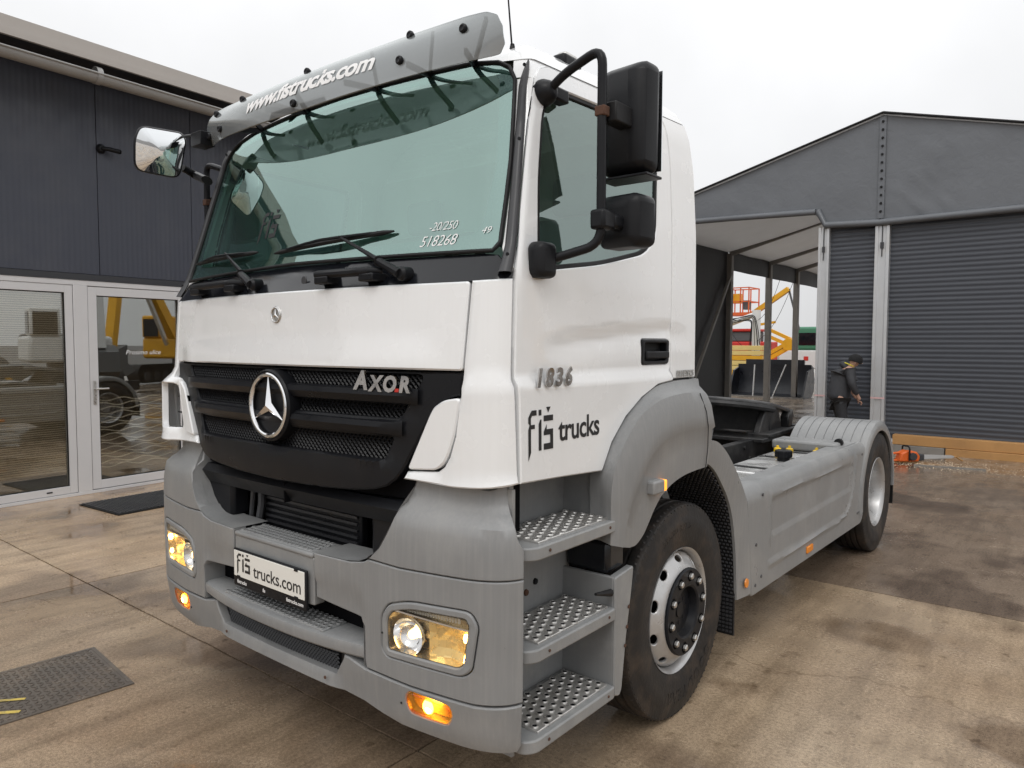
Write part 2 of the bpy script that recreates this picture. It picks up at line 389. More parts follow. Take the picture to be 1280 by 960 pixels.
#        z     y0     bow   xc    W     yc
BUM = [(.34, .050, .075, .99, 1.175, .25),
       (.37, .015, .070, 1.00, 1.20, .23),
       (.41, .000, .066, 1.005, 1.212, .225),
       (.55, -.015, .062, 1.01, 1.225, .215),
       (.80, -.018, .060, 1.01, 1.228, .215),
       (1.02, -.017, .060, 1.01, 1.227, .215),
       (1.10, -.014, .061, 1.01, 1.224, .215),
       (1.155, -.006, .062, 1.004, 1.216, .218),
       (1.178, .010, .063, .992, 1.200, .226),
       (1.195, .036, .066, .975, 1.172, .238),
       (1.212, .056, .068, .965, 1.150, .244),
       (1.32, .064, .068, .962, 1.143, .246)]
def bum(u, v):
    sg = -1 if u < 0 else 1
    u = abs(u)
    y0, bow, xc, W, yc = table(BUM, v)
    if u <= 1:
        x = u * xc; y = y0 + bow * u ** 2.6
    elif u <= 1.3:
        t = (u - 1) / .3
        y1 = y0 + bow
        px, py = W, y1 + .03
        x = (1-t)**2 * xc + 2*t*(1-t) * px + t*t * W
        y = (1-t)**2 * y1 + 2*t*(1-t) * py + t*t * yc
    else:
        x = W; y = yc + (u - 1.3)
    return (sg * x, y, v)
# ---------------------------------------------------------------- ground: wet concrete slabs
from mathutils import noise
def ground_mat():
    m, n, l, p = _new('wet_concrete')
    tc = n.new('ShaderNodeNewGeometry'); oi = n.new('ShaderNodeObjectInfo')
    def N(scale, det=6, rough=.55, stretch=None):
        t = n.new('ShaderNodeTexNoise'); t.inputs['Scale'].default_value = scale; t.inputs['Detail'].default_value = det; t.inputs['Roughness'].default_value = rough
        if stretch:
            mp = n.new('ShaderNodeMapping'); mp.inputs['Scale'].default_value = stretch; mp.inputs['Rotation'].default_value = (0, 0, .45); l.new(tc.outputs['Position'], mp.inputs[0]); l.new(mp.outputs[0], t.inputs['Vector'])
        else: l.new(tc.outputs['Position'], t.inputs['Vector'])
        return t.outputs['Fac']
    def ramp(src, a, b, ca, cb):
        r = n.new('ShaderNodeValToRGB'); r.color_ramp.elements[0].position = a; r.color_ramp.elements[1].position = b; r.color_ramp.elements[0].color = (*ca, 1); r.color_ramp.elements[1].color = (*cb, 1); l.new(src, r.inputs[0]); return r.outputs[0]
    def mul(a, b):
        x = n.new('ShaderNodeMixRGB'); x.blend_type = 'MULTIPLY'; x.inputs[0].default_value = 1; l.new(a, x.inputs[1]); l.new(b, x.inputs[2]); return x.outputs[0]
    big = N(.55, 5); mid = N(3.2, 8, .65); fine = N(60, 4, .7); st = N(1.5, 7, .65, (4, .7, 1))
    c = ramp(big, .33, .70, (.335, .246, .166), (.44, .342, .240))
    c = mul(c, ramp(mid, .3, .62, (.80, .78, .77), (1.05, 1.05, 1.04)))
    c = mul(c, ramp(fine, .3, .7, (.66, .66, .66), (1.25, 1.25, 1.25)))
    c = mul(c, ramp(st, .36, .58, (.74, .73, .72), (1.04, 1.04, 1.04)))
    grit = N(240, 2, .6); c = mul(c, ramp(grit, .35, .65, (.78, .78, .78), (1.16, 1.16, 1.16)))
    oil = N(1.9, 4, .5); c = mul(c, ramp(oil, .27, .34, (.66, .63, .61), (1, 1, 1)))
    vo = n.new('ShaderNodeTexVoronoi'); vo.feature = 'DISTANCE_TO_EDGE'; vo.inputs['Scale'].default_value = .23; dn = n.new('ShaderNodeTexNoise'); dn.inputs['Scale'].default_value = 2.5; dn.inputs['Detail'].default_value = 8; l.new(tc.outputs['Position'], dn.inputs['Vector'])
    va = n.new('ShaderNodeVectorMath'); va.operation = 'MULTIPLY_ADD'; va.inputs[1].default_value = (.9, .9, .9); l.new(dn.outputs['Color'], va.inputs[0]); l.new(tc.outputs['Position'], va.inputs[2]); l.new(va.outputs[0], vo.inputs['Vector'])
    c = mul(c, ramp(vo.outputs['Distance'], .0010, .004, (.74, .71, .69), (1, 1, 1)))
    pud = N(.75, 3, .5); pm = ramp(pud, .575, .61, (0, 0, 0), (1, 1, 1)); c = mul(c, ramp(pud, .54, .61, (1, 1, 1), (.62, .60, .60)))
    spot = N(11, 3, .5); c = mul(c, ramp(spot, .30, .36, (.72, .70, .68), (1, 1, 1)))
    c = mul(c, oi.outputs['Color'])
    l.new(c, p.inputs['Base Color'])
    wet = N(.9, 6, .6)
    mr = n.new('ShaderNodeMapRange'); mr.inputs['From Min'].default_value = .40; mr.inputs['From Max'].default_value = .60; mr.inputs['To Min'].default_value = .03; mr.inputs['To Max'].default_value = .22; l.new(wet, mr.inputs['Value'])
    ad = n.new('ShaderNodeMath'); ad.operation = 'MULTIPLY_ADD'; ad.inputs[1].default_value = .16; l.new(fine, ad.inputs[0]); l.new(mr.outputs[0], ad.inputs[2]); pr_ = n.new('ShaderNodeMixRGB'); l.new(pm, pr_.inputs[0]); l.new(ad.outputs[0], pr_.inputs[1]); pr_.inputs[2].default_value = (.045, .045, .045, 1); l.new(pr_.outputs[0], p.inputs['Roughness'])
    p.inputs['Specular IOR Level'].default_value = .45
    bu = n.new('ShaderNodeBump'); bu.inputs['Distance'].default_value = .006
    b2 = n.new('ShaderNodeMapRange'); b2.inputs['From Min'].default_value = .40; b2.inputs['From Max'].default_value = .6; b2.inputs['To Min'].default_value = .06; b2.inputs['To Max'].default_value = .55; l.new(wet, b2.inputs['Value']); pb = n.new('ShaderNodeMixRGB'); l.new(pm, pb.inputs[0]); l.new(b2.outputs[0], pb.inputs[1]); pb.inputs[2].default_value = (.02, .02, .02, 1); l.new(pb.outputs[0], bu.inputs['Strength'])
    l.new(fine, bu.inputs['Height']); l.new(bu.outputs[0], p.inputs['Normal'])
    MATS['wet_concrete'] = m
ground_mat()
mat('joint_dirt', (.055, .043, .034), .45, var=.4, scale=20, bump=.4, bscale=60)
gr = MB().add([(-400, -400, -.012), (400, -400, -.012), (400, 400, -.012), (-400, 400, -.012)], [(0, 1, 2, 3)]).build('ground', 'joint_dirt'); tag(gr, 'wet tan concrete yard the truck stands on', 'ground', kind='structure')
XJ = [-45, -31, -17, -10.1, -6.6, -3.1, .42, 3.95, 7.5, 11, 18, 32]
YJ = [-24, -10, -6.6, -3.1, .42, 3.92, 7.4, 10.9, 14.4, 18, 25, 40, 70]
for i in range(len(XJ)-1):
    for j in range(len(YJ)-1):
        g = .006; x0, x1, y0, y1 = XJ[i]+g, XJ[i+1]-g, YJ[j]+g, YJ[j+1]-g
        sk = lambda x: -.05*(x+3.1)*.4 if -8 < x < 4 and j in (3, 4) else 0
        k = 26
        def edge(a, b, ax):
            out = []
            for t in range(k):
                p = Vector(a).lerp(Vector(b), t/k); w = .007*noise.noise((p.x*7+3*ax, p.y*7, ax))+.005*noise.noise((p.x*23, p.y*23+ax, 4))
                out.append((p.x+(w if ax else 0), p.y+(0 if ax else w)))
            return out
        pl = edge((x0, y0), (x1, y0), 0)+edge((x1, y0), (x1, y1), 1)+edge((x1, y1), (x0, y1), 0)+edge((x0, y1), (x0, y0), 1)
        b = MB(); nn = len(pl); b.add([(x, y, 0) for x, y in pl]+[(x, y, -.012) for x, y in pl], [tuple(range(nn))]+[(q, (q+1) % nn, nn+(q+1) % nn, nn+q) for q in range(nn)])
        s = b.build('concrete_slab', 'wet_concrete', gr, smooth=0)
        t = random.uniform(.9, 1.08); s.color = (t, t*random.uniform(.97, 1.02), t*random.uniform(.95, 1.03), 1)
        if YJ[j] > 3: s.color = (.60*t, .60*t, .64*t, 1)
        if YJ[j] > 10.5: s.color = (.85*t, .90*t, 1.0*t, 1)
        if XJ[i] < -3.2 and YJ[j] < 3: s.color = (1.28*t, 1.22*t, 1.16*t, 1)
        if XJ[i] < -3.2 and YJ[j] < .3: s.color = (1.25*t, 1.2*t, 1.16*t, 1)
# ---------------------------------------------------------------- steel cover plate in the yard, door mat
mat('cover_steel', (.135, .115, .098), .22, var=.3, dirt=(.24, .19, .145), dscale=3, damt=.8, metal=.2)
cv = empty('drain_cover', (-1.545, -.56, 0), math.radians(-5)); tag(cv, 'square checker-plate steel cover with yellow paint mark set in the concrete', 'drain cover')
MB().box((-.305, -.48, 0), (.305, .49, .004)).build('plate', 'cover_steel', cv)
fr = MB()
for a, b in (((-.325, -.51, 0), (-.305, .51, .006)), ((.305, -.51, 0), (.325, .51, .006)), ((-.305, -.51, 0), (.305, -.48, .006)), ((-.305, .49, 0), (.305, .51, .006))): fr.box(a, b)
fr.build('frame', 'cover_steel', cv)
st = MB()
for i in range(19):
    for j in range(29):
        x, y = -.29+i*.0325, -.46+j*.033; a = PI/4 if (i+j) % 2 else -PI/4
        st.box((x-.012, y-.004, .0035), (x+.012, y+.004, .0075), Matrix.Rotation(a, 3, 'Z'))
tag(st.build('raised_pattern', 'cover_steel', cv), kind='stuff')
mat('yellow_paint', (.62, .47, .11), .5, var=.25, scale=60, dirt=(.15, .13, .11), dscale=45, damt=1)
yp = MB()
for a, b, w in (((.07, -.22), (.25, .02), .026), ((.07, -.22), (-.03, -.14), .024), ((-.02, -.13), (.12, .07), .020)): yp.bar((*a, .0082), (*b, .0082), w, .001)
tag(yp.build('paint_mark', 'yellow_paint', cv), kind='stuff')
mt = empty('door_mat', (-5.56, 1.86, 0), math.radians(4)); tag(mt, 'black rubber grid mat lying before the glass door', 'mat')
MB().box((-.42, -.40, .001), (.42, .62, .012)).build('base', 'rubber', mt)
kb = MB()
for i in range(20):
    for j in range(26): kb.box((-.40+i*.0405, -.38+j*.0385, .011), (-.375+i*.0405, -.356+j*.0385, .022))
tag(kb.build('rubber_studs', 'dark_trim', mt), kind='stuff')
# ---------------------------------------------------------------- office building on the left (local x = out of the wall, y = along it)
def panel_mat():
    m = mat('wall_panel', (.047, .053, .074), .42, var=.07, dirt=(.085, .088, .1), dscale=1.2, damt=.4)
    n, l = m.node_tree.nodes, m.node_tree.links; p = n['Principled BSDF']
    tc = n.new('ShaderNodeTexCoord'); w = n.new('ShaderNodeTexWave'); w.wave_type = 'BANDS'; w.bands_direction = 'Y'; w.inputs['Scale'].default_value = 5.2; w.wave_profile = 'SIN'; l.new(tc.outputs['Object'], w.inputs['Vector'])
    b = n.new('ShaderNodeBump'); b.inputs['Strength'].default_value = .35; b.inputs['Distance'].default_value = .006; l.new(w.outputs['Fac'], b.inputs['Height']); l.new(b.outputs[0], p.inputs['Normal'])
panel_mat()
mat('fascia', (.46, .43, .40), .5, var=.05); mat('gutter', (.33, .33, .325), .4, var=.1); mat('flashing', (.03, .032, .038), .4)
mat('alu_frame', (.62, .62, .63), .42, var=.04, rvar=.04); mat('room_wall', (.40, .33, .24), .8, var=.1); mat('room_floor', (.30, .25, .19), .6); mat('blind_slat', (.80, .74, .62), .6)
B = empty('office_building', (-6.40, 0, 0), math.radians(4)); tag(B, 'dark grey panelled building with aluminium glass doors beside the truck', 'building')
pw_ = 1.18
for k in range(-7, 7):
    y0 = 1.948+pw_*k
    z0 = 2.575 if k < 1 else .0
    if k >= 1 and y0 < 3.0: z0 = .0
    MB().box((-.10, y0+.003, z0), (0, y0+pw_-.003, 4.95)).build('wall_panel', 'wall_panel', B, bevel=.004)
MB().box((-.09, -6.3, 2.50), (.012, 3.13, 2.572)).build('head_flashing', 'flashing', B)
MB().box((-.3, -6.3, 4.88), (.50, 10.2, 4.92)).build('soffit', 'flashing', B)
MB().prism([(-7, 4.93), (.50, 4.93), (.56, 4.83), (.60, 4.83), (.60, 4.90), (.575, 4.905), (.575, 5.03), (-7, 5.45)], 'y', -6.3, 10.2).build('roof_fascia', 'fascia', B)
b = MB(); pr = [(.535+.085*math.cos(a), 4.70+.085*math.sin(a)) for a in [PI*1.0+PI*k/14 for k in range(15)]]; pr += [(x*.0+(.535+(x-.535)*.92), 4.70+(z-4.70)*.92) for x, z in reversed(pr)]
b.prism(pr, 'y', -6.3, 10.2); b.tube([(.625, -6.3, 4.705), (.625, 10.2, 4.705)], .012, 8)
gt = b.build('gutter', 'gutter', B)
for y in (-.7, 1.72, 4.1): MB().lathe([(-.03, .093), (-.03, .088), (.03, .088), (.03, .093)], (.535, y, 4.70), 'y', 28, True).build('gutter_bracket', 'gutter', gt)
MB().box((-.4, -6.3, 4.93), (.49, 10.2, 4.96)).build('roof_edge_board', 'flashing', B)
# glazed front: side window and door, each with its own frame
def pane_unit(name, y0, y1, z0, z1, fw, door=False):
    d = .07
    f = MB()
    for a, c in (((-d, y0, z0), (0, y0+fw, z1)), ((-d, y1-fw, z0), (0, y1, z1)), ((-d, y0+fw, z0), (0, y1-fw, z0+fw)), ((-d, y0+fw, z1-fw), (0, y1-fw, z1))): f.box(a, c)
    o = f.build(name, 'alu_frame', B, bevel=.004)
    MB().box((-.045, y0+fw-.006, z0+fw-.006), (-.033, y1-fw+.006, z1-fw+.006)).build('pane', 'pane_glass', o)
    gk = MB()
    for a, c in (((-.03, y0+fw, z0+fw), (-.012, y0+fw+.008, z1-fw)), ((-.03, y1-fw-.008, z0+fw), (-.012, y1-fw, z1-fw)), ((-.03, y0+fw, z0+fw), (-.012, y1-fw, z0+fw+.008)), ((-.03, y0+fw, z1-fw-.008), (-.012, y1-fw, z1-fw))): gk.box(a, c)
    gk.build('gasket', 'rubber', o)
    return o
MB().box((-.10, -6.3, 2.44), (.006, 3.13, 2.50)).build('frame_head', 'alu_frame', B, bevel=.003)
MB().box((-.10, -6.3, .0), (.010, 3.13, .035)).build('threshold', 'alu_frame', B, bevel=.003)
for y in (-1.30, 1.64, 3.02): MB().box((-.10, y, .035), (.008, y+(.155 if y == 1.64 else .11), 2.44)).build('mullion', 'alu_frame', B, bevel=.004)
win = pane_unit('window', -1.19, 1.635, .04, 2.435, .085)
MB().box((-.07, .42, .125), (.002, .47, 2.35)).build('mullion', 'alu_frame', win)
MB().box((0.001, 1.30, .075), (.004, 1.36, .09)).build('drain_slot', 'black_plastic', win)
dr = pane_unit('glass_door', 1.80, 3.015, .045, 2.432, .10)
h = MB(); h.box((0, 1.835, 1.05), (.010, 1.865, 1.33)); h.tube(rpath([(.01, 1.85, 1.235), (.055, 1.85, 1.235), (.055, 1.99, 1.235)], .015), .010, 10); h.build('door_handle', 'steel', dr, bevel=.002)
decal('lettering', text_mesh('Prosimo ulice', .08, .25), lambda x, y, hh: (-.031, 2.46+x, 1.66+y), 'letter_white', dr)
pane_unit('window', -6.2, -1.31, .04, 2.435, .085)
bl = MB()
for k in range(88):
    z = .30+k*.0245
    bl.add([(-.085, -1.1, z-.008), (-.085, 1.55, z-.008), (-.075, 1.55, z+.008), (-.075, -1.1, z+.008)], [(0, 1, 2, 3)])
tag(bl.build('venetian_blind', 'blind_slat', win, smooth=0), kind='stuff')
r = MB(); r.box((-3.2, -6.3, 0), (-3.1, 10, 4.5)); r.box((-3.1, -6.3, 2.7), (-.11, 10, 2.75)); r.build('room_wall', 'room_wall', B)
MB().box((-3.1, -6.3, -.01), (-.11, 10, .012)).build('room_floor', 'room_floor', B)
b = MB()
for k in range(16):
    z0 = .25+k*.055
    b.add([(-.30+.012*math.sin(k*1.9), 1.85+1.1*t/24, z0+.018*math.sin(t*.75+k*2.1)+hh) for hh in (0, .012) for t in range(25)], [(t, t+1, 25+t+1, 25+t) for t in range(24)])
tag(b.build('reflection_wavy_blind', 'blind_slat', dr, smooth=0), kind='stuff')  # slats bent in waves to imitate the distorted reflection in the door
# security camera on the facade
cm = empty('wall_camera', (-6.40-.14, 1.99, 4.05), math.radians(4)); tag(cm, 'small black security camera fixed to the dark wall panel', 'camera')
MB().lathe([(0, .055), (.02, .055), (.05, .035), (.05, 0)], (0, 0, 0), 'x', 20).build('mount', 'black_plastic', cm)
MB().tube([(.05, 0, 0), (.09, .05, -.005), (.13, .16, -.02)], [.022, .026, .028], 12).build('body', 'black_plastic', cm)
MB().lathe([(0, .026), (.012, .020), (.013, 0)], (.13, .16, -.02), 'y', 14).build('lens', 'black_gloss', cm)
# ---------------------------------------------------------------- storage tent at the end of the yard
def tarp_mat(name, col, trans=.35, rough=.4):
    m, n, l, p = _new(name); out = n['Material Output']
    tc = n.new('ShaderNodeTexCoord'); no = n.new('ShaderNodeTexNoise'); no.inputs['Scale'].default_value = 2; no.inputs['Detail'].default_value = 6; l.new(tc.outputs['Object'], no.inputs['Vector'])
    mx = n.new('ShaderNodeMixRGB'); mx.inputs[1].default_value = (*[c*.85 for c in col], 1); mx.inputs[2].default_value = (*[c*1.12 for c in col], 1); l.new(no.outputs['Fac'], mx.inputs[0]); l.new(mx.outputs[0], p.inputs['Base Color'])
    p.inputs['Roughness'].default_value = rough
    t = n.new('ShaderNodeBsdfTranslucent'); t.inputs[0].default_value = (*[min(1, c*1.5) for c in col], 1); ms = n.new('ShaderNodeMixShader'); ms.inputs[0].default_value = trans
    l.new(p.outputs[0], ms.inputs[1]); l.new(t.outputs[0], ms.inputs[2]); l.new(ms.outputs[0], out.inputs['Surface'])
    wv = n.new('ShaderNodeTexNoise'); wv.inputs['Scale'].default_value = 7; wv.inputs['Detail'].default_value = 3; wv.inputs['Distortion'].default_value = 1.2; l.new(tc.outputs['Object'], wv.inputs['Vector'])
    bu = n.new('ShaderNodeBump'); bu.inputs['Strength'].default_value = .16; bu.inputs['Distance'].default_value = .03; l.new(wv.outputs['Fac'], bu.inputs['Height']); l.new(bu.outputs[0], p.inputs['Normal'])
    MATS[name] = m
tarp_mat('tarp_grey', (.150, .160, .175), 0.0, .36); tarp_mat('tarp_lining', (.66, .64, .62), .45, .6); tarp_mat('tarp_roof', (.55, .55, .55), .55, .5); tarp_mat('tarp_dark', (.045, .047, .052), 0, .6)
mat('galvanised', (.62, .63, .64), .42, metal=.55, var=.12, scale=5, dirt=(.5, .47, .42), damt=.4)
mat('steel_post', (.24, .225, .205), .5, var=.15, dirt=(.15, .14, .13))
mat('roll_door', (.060, .066, .080), .40, var=.06)
mat('timber', (.50, .27, .10), .6, var=.25, scale=5, dirt=(.22, .12, .05), bump=.3, bscale=30)
mat('painted_laser', (.72, .48, .48), .5)
T = empty('storage_tent', (-.27, 11.8, 0)); tag(T, 'grey tarpaulin storage tent with roller doors at the end of the yard', 'tent')
def tx(pts): return [(x+.27, z) for x, z in pts]
def wr(u, v):
    k = max(0, noise.noise((u*.7, v*.7, 9)))+.15
    return .020*noise.noise((u*1.1, v*1.1, 1))+.030*k*(abs(noise.noise((u*2.5+v*3, v*1.2-u*2, 5)))**1.5)
TS = lambda u, v: (u, 0, v)
patch('gable_tarp', TS, tx([(-5.17, 4.31), (-.275, 5.62), (-.275, 3.86), (-1.16, 3.86), (-1.30, 4.16), (-5.17, 4.26)]), 'tarp_grey', T, off=wr, depth=.03, bev=.006, res=.06)
patch('gable_tarp', TS, tx([(-.265, 5.62), (4.63, 4.31), (4.63, 3.90), (-.265, 3.87)]), 'tarp_grey', T, off=wr, depth=.03, bev=.006, res=.06)
b = MB(); b.tube([(-4.9, -.03, 4.22), (-2.6, -.035, 4.17), (-1.05, -.03, 4.12)], .055, 12); b.build('tarp_hem', 'tarp_grey', T)
b = MB(); b.tube([(-1.02, -.03, 4.14), (-.88, -.035, 3.87), (0, -.04, 3.83), (2.2, -.035, 3.85), (4.9, -.03, 3.88)], .055, 12); b.build('tarp_hem', 'tarp_grey', T)
for s in (-1, 1):
    b = MB(); b.grid(lambda u, v: (s*u*4.92, v, 5.63-u*1.32 + .02*math.sin(v*2.1)), [k/8 for k in range(9)], [-.06+k*.65 for k in range(24)]); o = b.build('roof_tarp', 'tarp_roof', T); sm = o.modifiers.new('s', 'SOLIDIFY'); sm.thickness = .02
    b = MB(); b.grid(lambda u, v: (s*u*4.88, .12+v, 5.56-u*1.32 - .10*abs(math.sin(v*PI/3.7))*math.sin(u*PI)), [k/12 for k in range(13)], [k*.37 for k in range(39)]); b.build('roof_lining', 'tarp_lining', T)
    # ridge trim of the gable edge
    MB().tube([(0, -.06, 5.64), (s*4.92, -.06, 4.32)], .022, 8).build('edge_rope', 'rubber', T)
for k in range(13): MB().lathe([(0, .022), (-.014, .018), (-.014, 0)], (.0, -.035, 5.50-k*.135), 'y', 10).build('lacing_eyelet', 'rubber', T)
MB().box((-.05, -.028, 3.9), (.05, -.018, 5.58)).build('seam_cover', 'tarp_grey', T)
def post(x0, x1, z1):
    w = x1-x0; b = MB()
    b.prism([(x0, -.02), (x0+w*.22, -.02), (x0+w*.25, 0), (x0+w*.75, 0), (x0+w*.78, -.02), (x1, -.02), (x1, .12), (x0, .12)], 'z', 0, z1)
    o = b.build('post', 'galvanised', T, bevel=.003)
    MB().box((x0-.02, -.06, 0), (x1+.02, .16, .012)).build('base_plate', 'galvanised', o)
    q = MB(); q.bar((x0+w*.5, -.012, z1-.02), (x0+w*.5, -.012, z1-.38), .014); q.box((x0+w*.38, -.03, z1-.44), (x0+w*.62, -.005, z1-.34)); q.tube([(x0+w*.5, -.02, z1-.44), (x0+w*.5, -.02, z1-.58)], .008, 6); q.build('ratchet_strap', 'dark_trim', o)
    MB().box((x0, -.0225, .86), (x1, -.0205, .89)).build('painted_laser_line', 'painted_laser', o)  # laser light imitated by a pale pink strip on the post
    return o
post(-.995, -.815, 3.84); post(-.075, .145, 3.84)
def roller(x0, x1, z0, z1):
    zs = []; k = 0
    while z0+k*.0193 <= z1: zs.append(z0+k*.0193); k += 1
    prof = [0, .008, .012, .008]
    b = MB(); b.grid(lambda u, v: (u, .10-prof[int(round((v-z0)/.0193)) % 4]+.012*noise.noise((u*.9, v*.8, 2))+.004*noise.noise((u*3, int(v/.0772)*1.7, 4)), v), [x0+(x1-x0)*k/16 for k in range(17)], zs); o = b.build('roller_door', 'roll_door', T, smooth=50)
    MB().box((x0, .08, z0-.05), (x1, .13, z0)).build('bottom_rail', 'roll_door', o)
    return o
roller(-.815, -.075, .24, 3.86); roller(.145, 4.75, .24, 3.86)
post(4.75, 4.93, 3.84)
# left side wall, inner posts, braces
MB().box((-4.93, .15, 0), (-4.90, 5.45, 4.32)).build('side_tarp', 'tarp_dark', T)
MB().grid(lambda u, v: (-4.84-.02*math.sin(u*3), u, v), [5.4+k*.4 for k in range(24)], [3.76, 3.95, 4.33]).build('side_valance', 'tarp_dark', T)
for y in (.2, 5.42, 8.4, 10.95, 14.2):
    MB().box((-4.93, y-.08, 0), (-4.77, y+.08, 4.2)).build('post', 'steel_post', T, bevel=.006)
    MB().bar((-4.85, y, 4.2), (0, y, 5.50), .10, .14).build('rafter', 'steel_post', T)
    MB().bar((4.85, y, 4.2), (0, y, 5.50), .10, .14).build('rafter', 'steel_post', T)
    MB().box((4.77, y-.08, 0), (4.93, y+.08, 4.2)).build('post', 'steel_post', T, bevel=.006)
MB().bar((-4.78, 5.35, 3.65), (-4.78, 2.6, 0.2), .07).build('brace', 'steel_post', T)
MB().box((4.90, .15, 0), (4.93, 14.3, 4.1)).build('side_tarp', 'tarp_dark', T)
# timber sill under the big roller door
S_ = empty('timber_sill', (-.27, 11.8, 0)); tag(S_, 'brown timber beams lying under the large roller door', 'timber')
MB().box((.30, -.10, .12), (2.2, .08, .28)).build('beam', 'timber', S_, bevel=.006)
MB().box((2.22, -.10, .12), (4.9, .08, .28)).build('beam', 'timber', S_, bevel=.006)
MB().box((1.08, -.13, -.005), (4.9, .07, .115)).build('beam', 'timber', S_, bevel=.006)
MB().box((.30, -.12, -.005), (1.06, .07, .115)).build('block', 'steel_post', S_, bevel=.006)
# ---------------------------------------------------------------- the tractor truck: cab
TR = empty('tractor_truck', (0, 0, 0)); tag(TR, 'white tractor truck with grey bumper and fenders, amber lamps lit', 'truck')
def swoosh(u, v):
    if not 1.28 < u < 2.345: return 0
    t = (u-1.28)/1.06; ln = 1.752+.10*t**.6; f = smooth(t*3)*smooth((2.345-u)/.03)
    d = v-ln
    return -.013*f*math.exp(-(d/.016)**2) if d > 0 else -.013*f*math.exp(-(d/.05)**2)
def belt(u, v): return .015*smooth((1.662-v)/.024)
# bonnet panel under the windscreen
hood = patch('front_panel', cab, rpoly([(-.998, 1.686), (.998, 1.686), (1.0, 1.992), (-1.0, 1.992)], .012), 'white_paint', TR, off=lambda u, v: .012*smooth((1.765-v)/.03)*smooth((.93-abs(u))/.12)+.002, depth=.05, bev=.006, res=.045)
def fdisc(name, u, v, r, m, parent, off=.004, th=.006, seg=28):
    c = Vector(cab(u, v)); return MB().lathe([(-off, r), (-off-th*.6, r), (-off-th, r*.9), (-off-th, 0)], c, 'y', seg).build(name, m, parent)
def star(name, c, R, tube, m, parent):
    c = Vector(c); b = MB()
    ring = [c+Vector((math.cos(a)*(R-tube), 0, math.sin(a)*(R-tube))) for a in [2*PI*k/64 for k in range(65)]]
    b.tube(ring, tube, 10, caps=False, squash=1)
    for k in range(3):
        a = PI/2+k*2*PI/3; tip = c+Vector((math.cos(a), 0, math.sin(a)))*(R-tube); s1 = a+PI/3; s2 = a-PI/3; w = R*.17
        p1 = c+Vector((math.cos(s1), 0, math.sin(s1)))*w; p2 = c+Vector((math.cos(s2), 0, math.sin(s2)))*w; top = c+Vector((0, -tube*1.5, 0)); bk = c+Vector((0, tube*.9, 0))
        b.add([tip, p1, top, p2, bk], [(0, 1, 2), (0, 2, 3), (0, 4, 1), (0, 3, 4)])
    return b.build(name, m, parent, smooth=30)
bd = fdisc('emblem_plate', 0, 1.897, .036, 'steel', hood, -.002, .008); star('star_emblem', Vector(cab(0, 1.897))+Vector((0, -.0085, 0)), .032, .0025, 'chrome', bd)
# grille
rows = [(.83, .80, 1.612, 1.668), (.765, .725, 1.508, 1.568), (.70, .655, 1.352, 1.438)]
gout = sym([(0, 1.205), (.3, 1.211), (.5, 1.224), (.61, 1.238), (.665, 1.253), (.71, 1.283), (.738, 1.318), (.876, 1.540), (.905, 1.572), (.95, 1.592), (.994, 1.602), (.997, 1.679), (0, 1.679)])
holes = [rpoly([(-b_, z0), (b_, z0), (a_, z1), (-a_, z1)], .022) for a_, b_, z0, z1 in rows]
def gro(u, v):
    d = .006*math.exp(-((v-1.59)/.02)**2)+.006*math.exp(-((v-1.473)/.02)**2)
    lo = .016*math.exp(-((v-1.322-.02*abs(u))/.010)**2)*smooth((.70-abs(u))/.04)+.004*smooth((1.335-v)/.04)*smooth((v-1.18)/.05)
    return d*smooth((.86-abs(u))/.1)+lo-.004+.018*smooth((.75-abs(u))/.2)*smooth((1.60-v)/.02)
gril = patch('grille', cab, gout, 'black_plastic', TR, holes=holes, off=gro, depth=.05, bev=.007, res=.032)
for a_, b_, zc in ((.82, .75, 1.590), (.75, .68, 1.473)):
    b = MB(); prof = [(-.030, -.005), (-.024, .008), (.002, .022), (.022, .016), (.028, -.005)]
    us = [-a_+2*a_*k/40 for k in range(41)]
    def sl(u, q):
        dz, dy = prof[q]; e = smooth((a_-abs(u))/.07); p = cab(u, zc+dz); return (p[0], p[1]-dy*e-.012, p[2])
    b.grid(sl, us, range(5)); b.build('slat', 'black_plastic', gril)
def mesh_area(name, S, u0, u1, v0, v1, off, pitch, w, parent, m='black_gloss'):
    b = MB(); H = v1-v0
    for sgn in (1, -1):
        k = u0-H
        while k < u1+H:
            pts = [(k+sgn*t*H/6 if sgn > 0 else k+H-t*H/6, v0+t*H/6) for t in range(7)]
            pts = [p for p in pts if u0 <= p[0] <= u1]
            for p, q in zip(pts, pts[1:]):
                a1, a2 = Vector(S(p[0]-w, p[1])), Vector(S(p[0]+w, p[1])); c1, c2 = Vector(S(q[0]-w, q[1])), Vector(S(q[0]+w, q[1])); d = Vector((0, -off, 0)); e = Vector((0, w*1.6, 0))
                b.add([a1+d, a2+d+e, c2+d+e, c1+d], [(0, 1, 2, 3)])
            k += pitch
    return tag(b.build(name, m, parent, smooth=0), kind='stuff')
for (a_, b_, z0, z1) in rows: mesh_area('grille_mesh', cab, -a_-.01, a_+.01, z0-.008, z1+.008, -.014, .0235, .0030, gril, 'black_plastic')
bk = MB(); bk.grid(lambda u, v: (cab(u, v)[0], cab(u, v)[1]+.055, v), [-.98+1.96*k/12 for k in range(13)], [1.20, 1.4, 1.68]); bk.build('grille_backing', 'cavity', gril)
sc0 = Vector(cab(0, 1.521))+Vector((0, -.026, 0))
MB().lathe([(.05, .150), (-.008, .150), (-.016, .143), (.004, .128), (.006, 0)], sc0, 'y', 48).build('emblem_well', 'black_plastic', gril)
star('star_emblem', sc0+Vector((0, -.010, 0)), .138, .0105, 'chrome', gril)
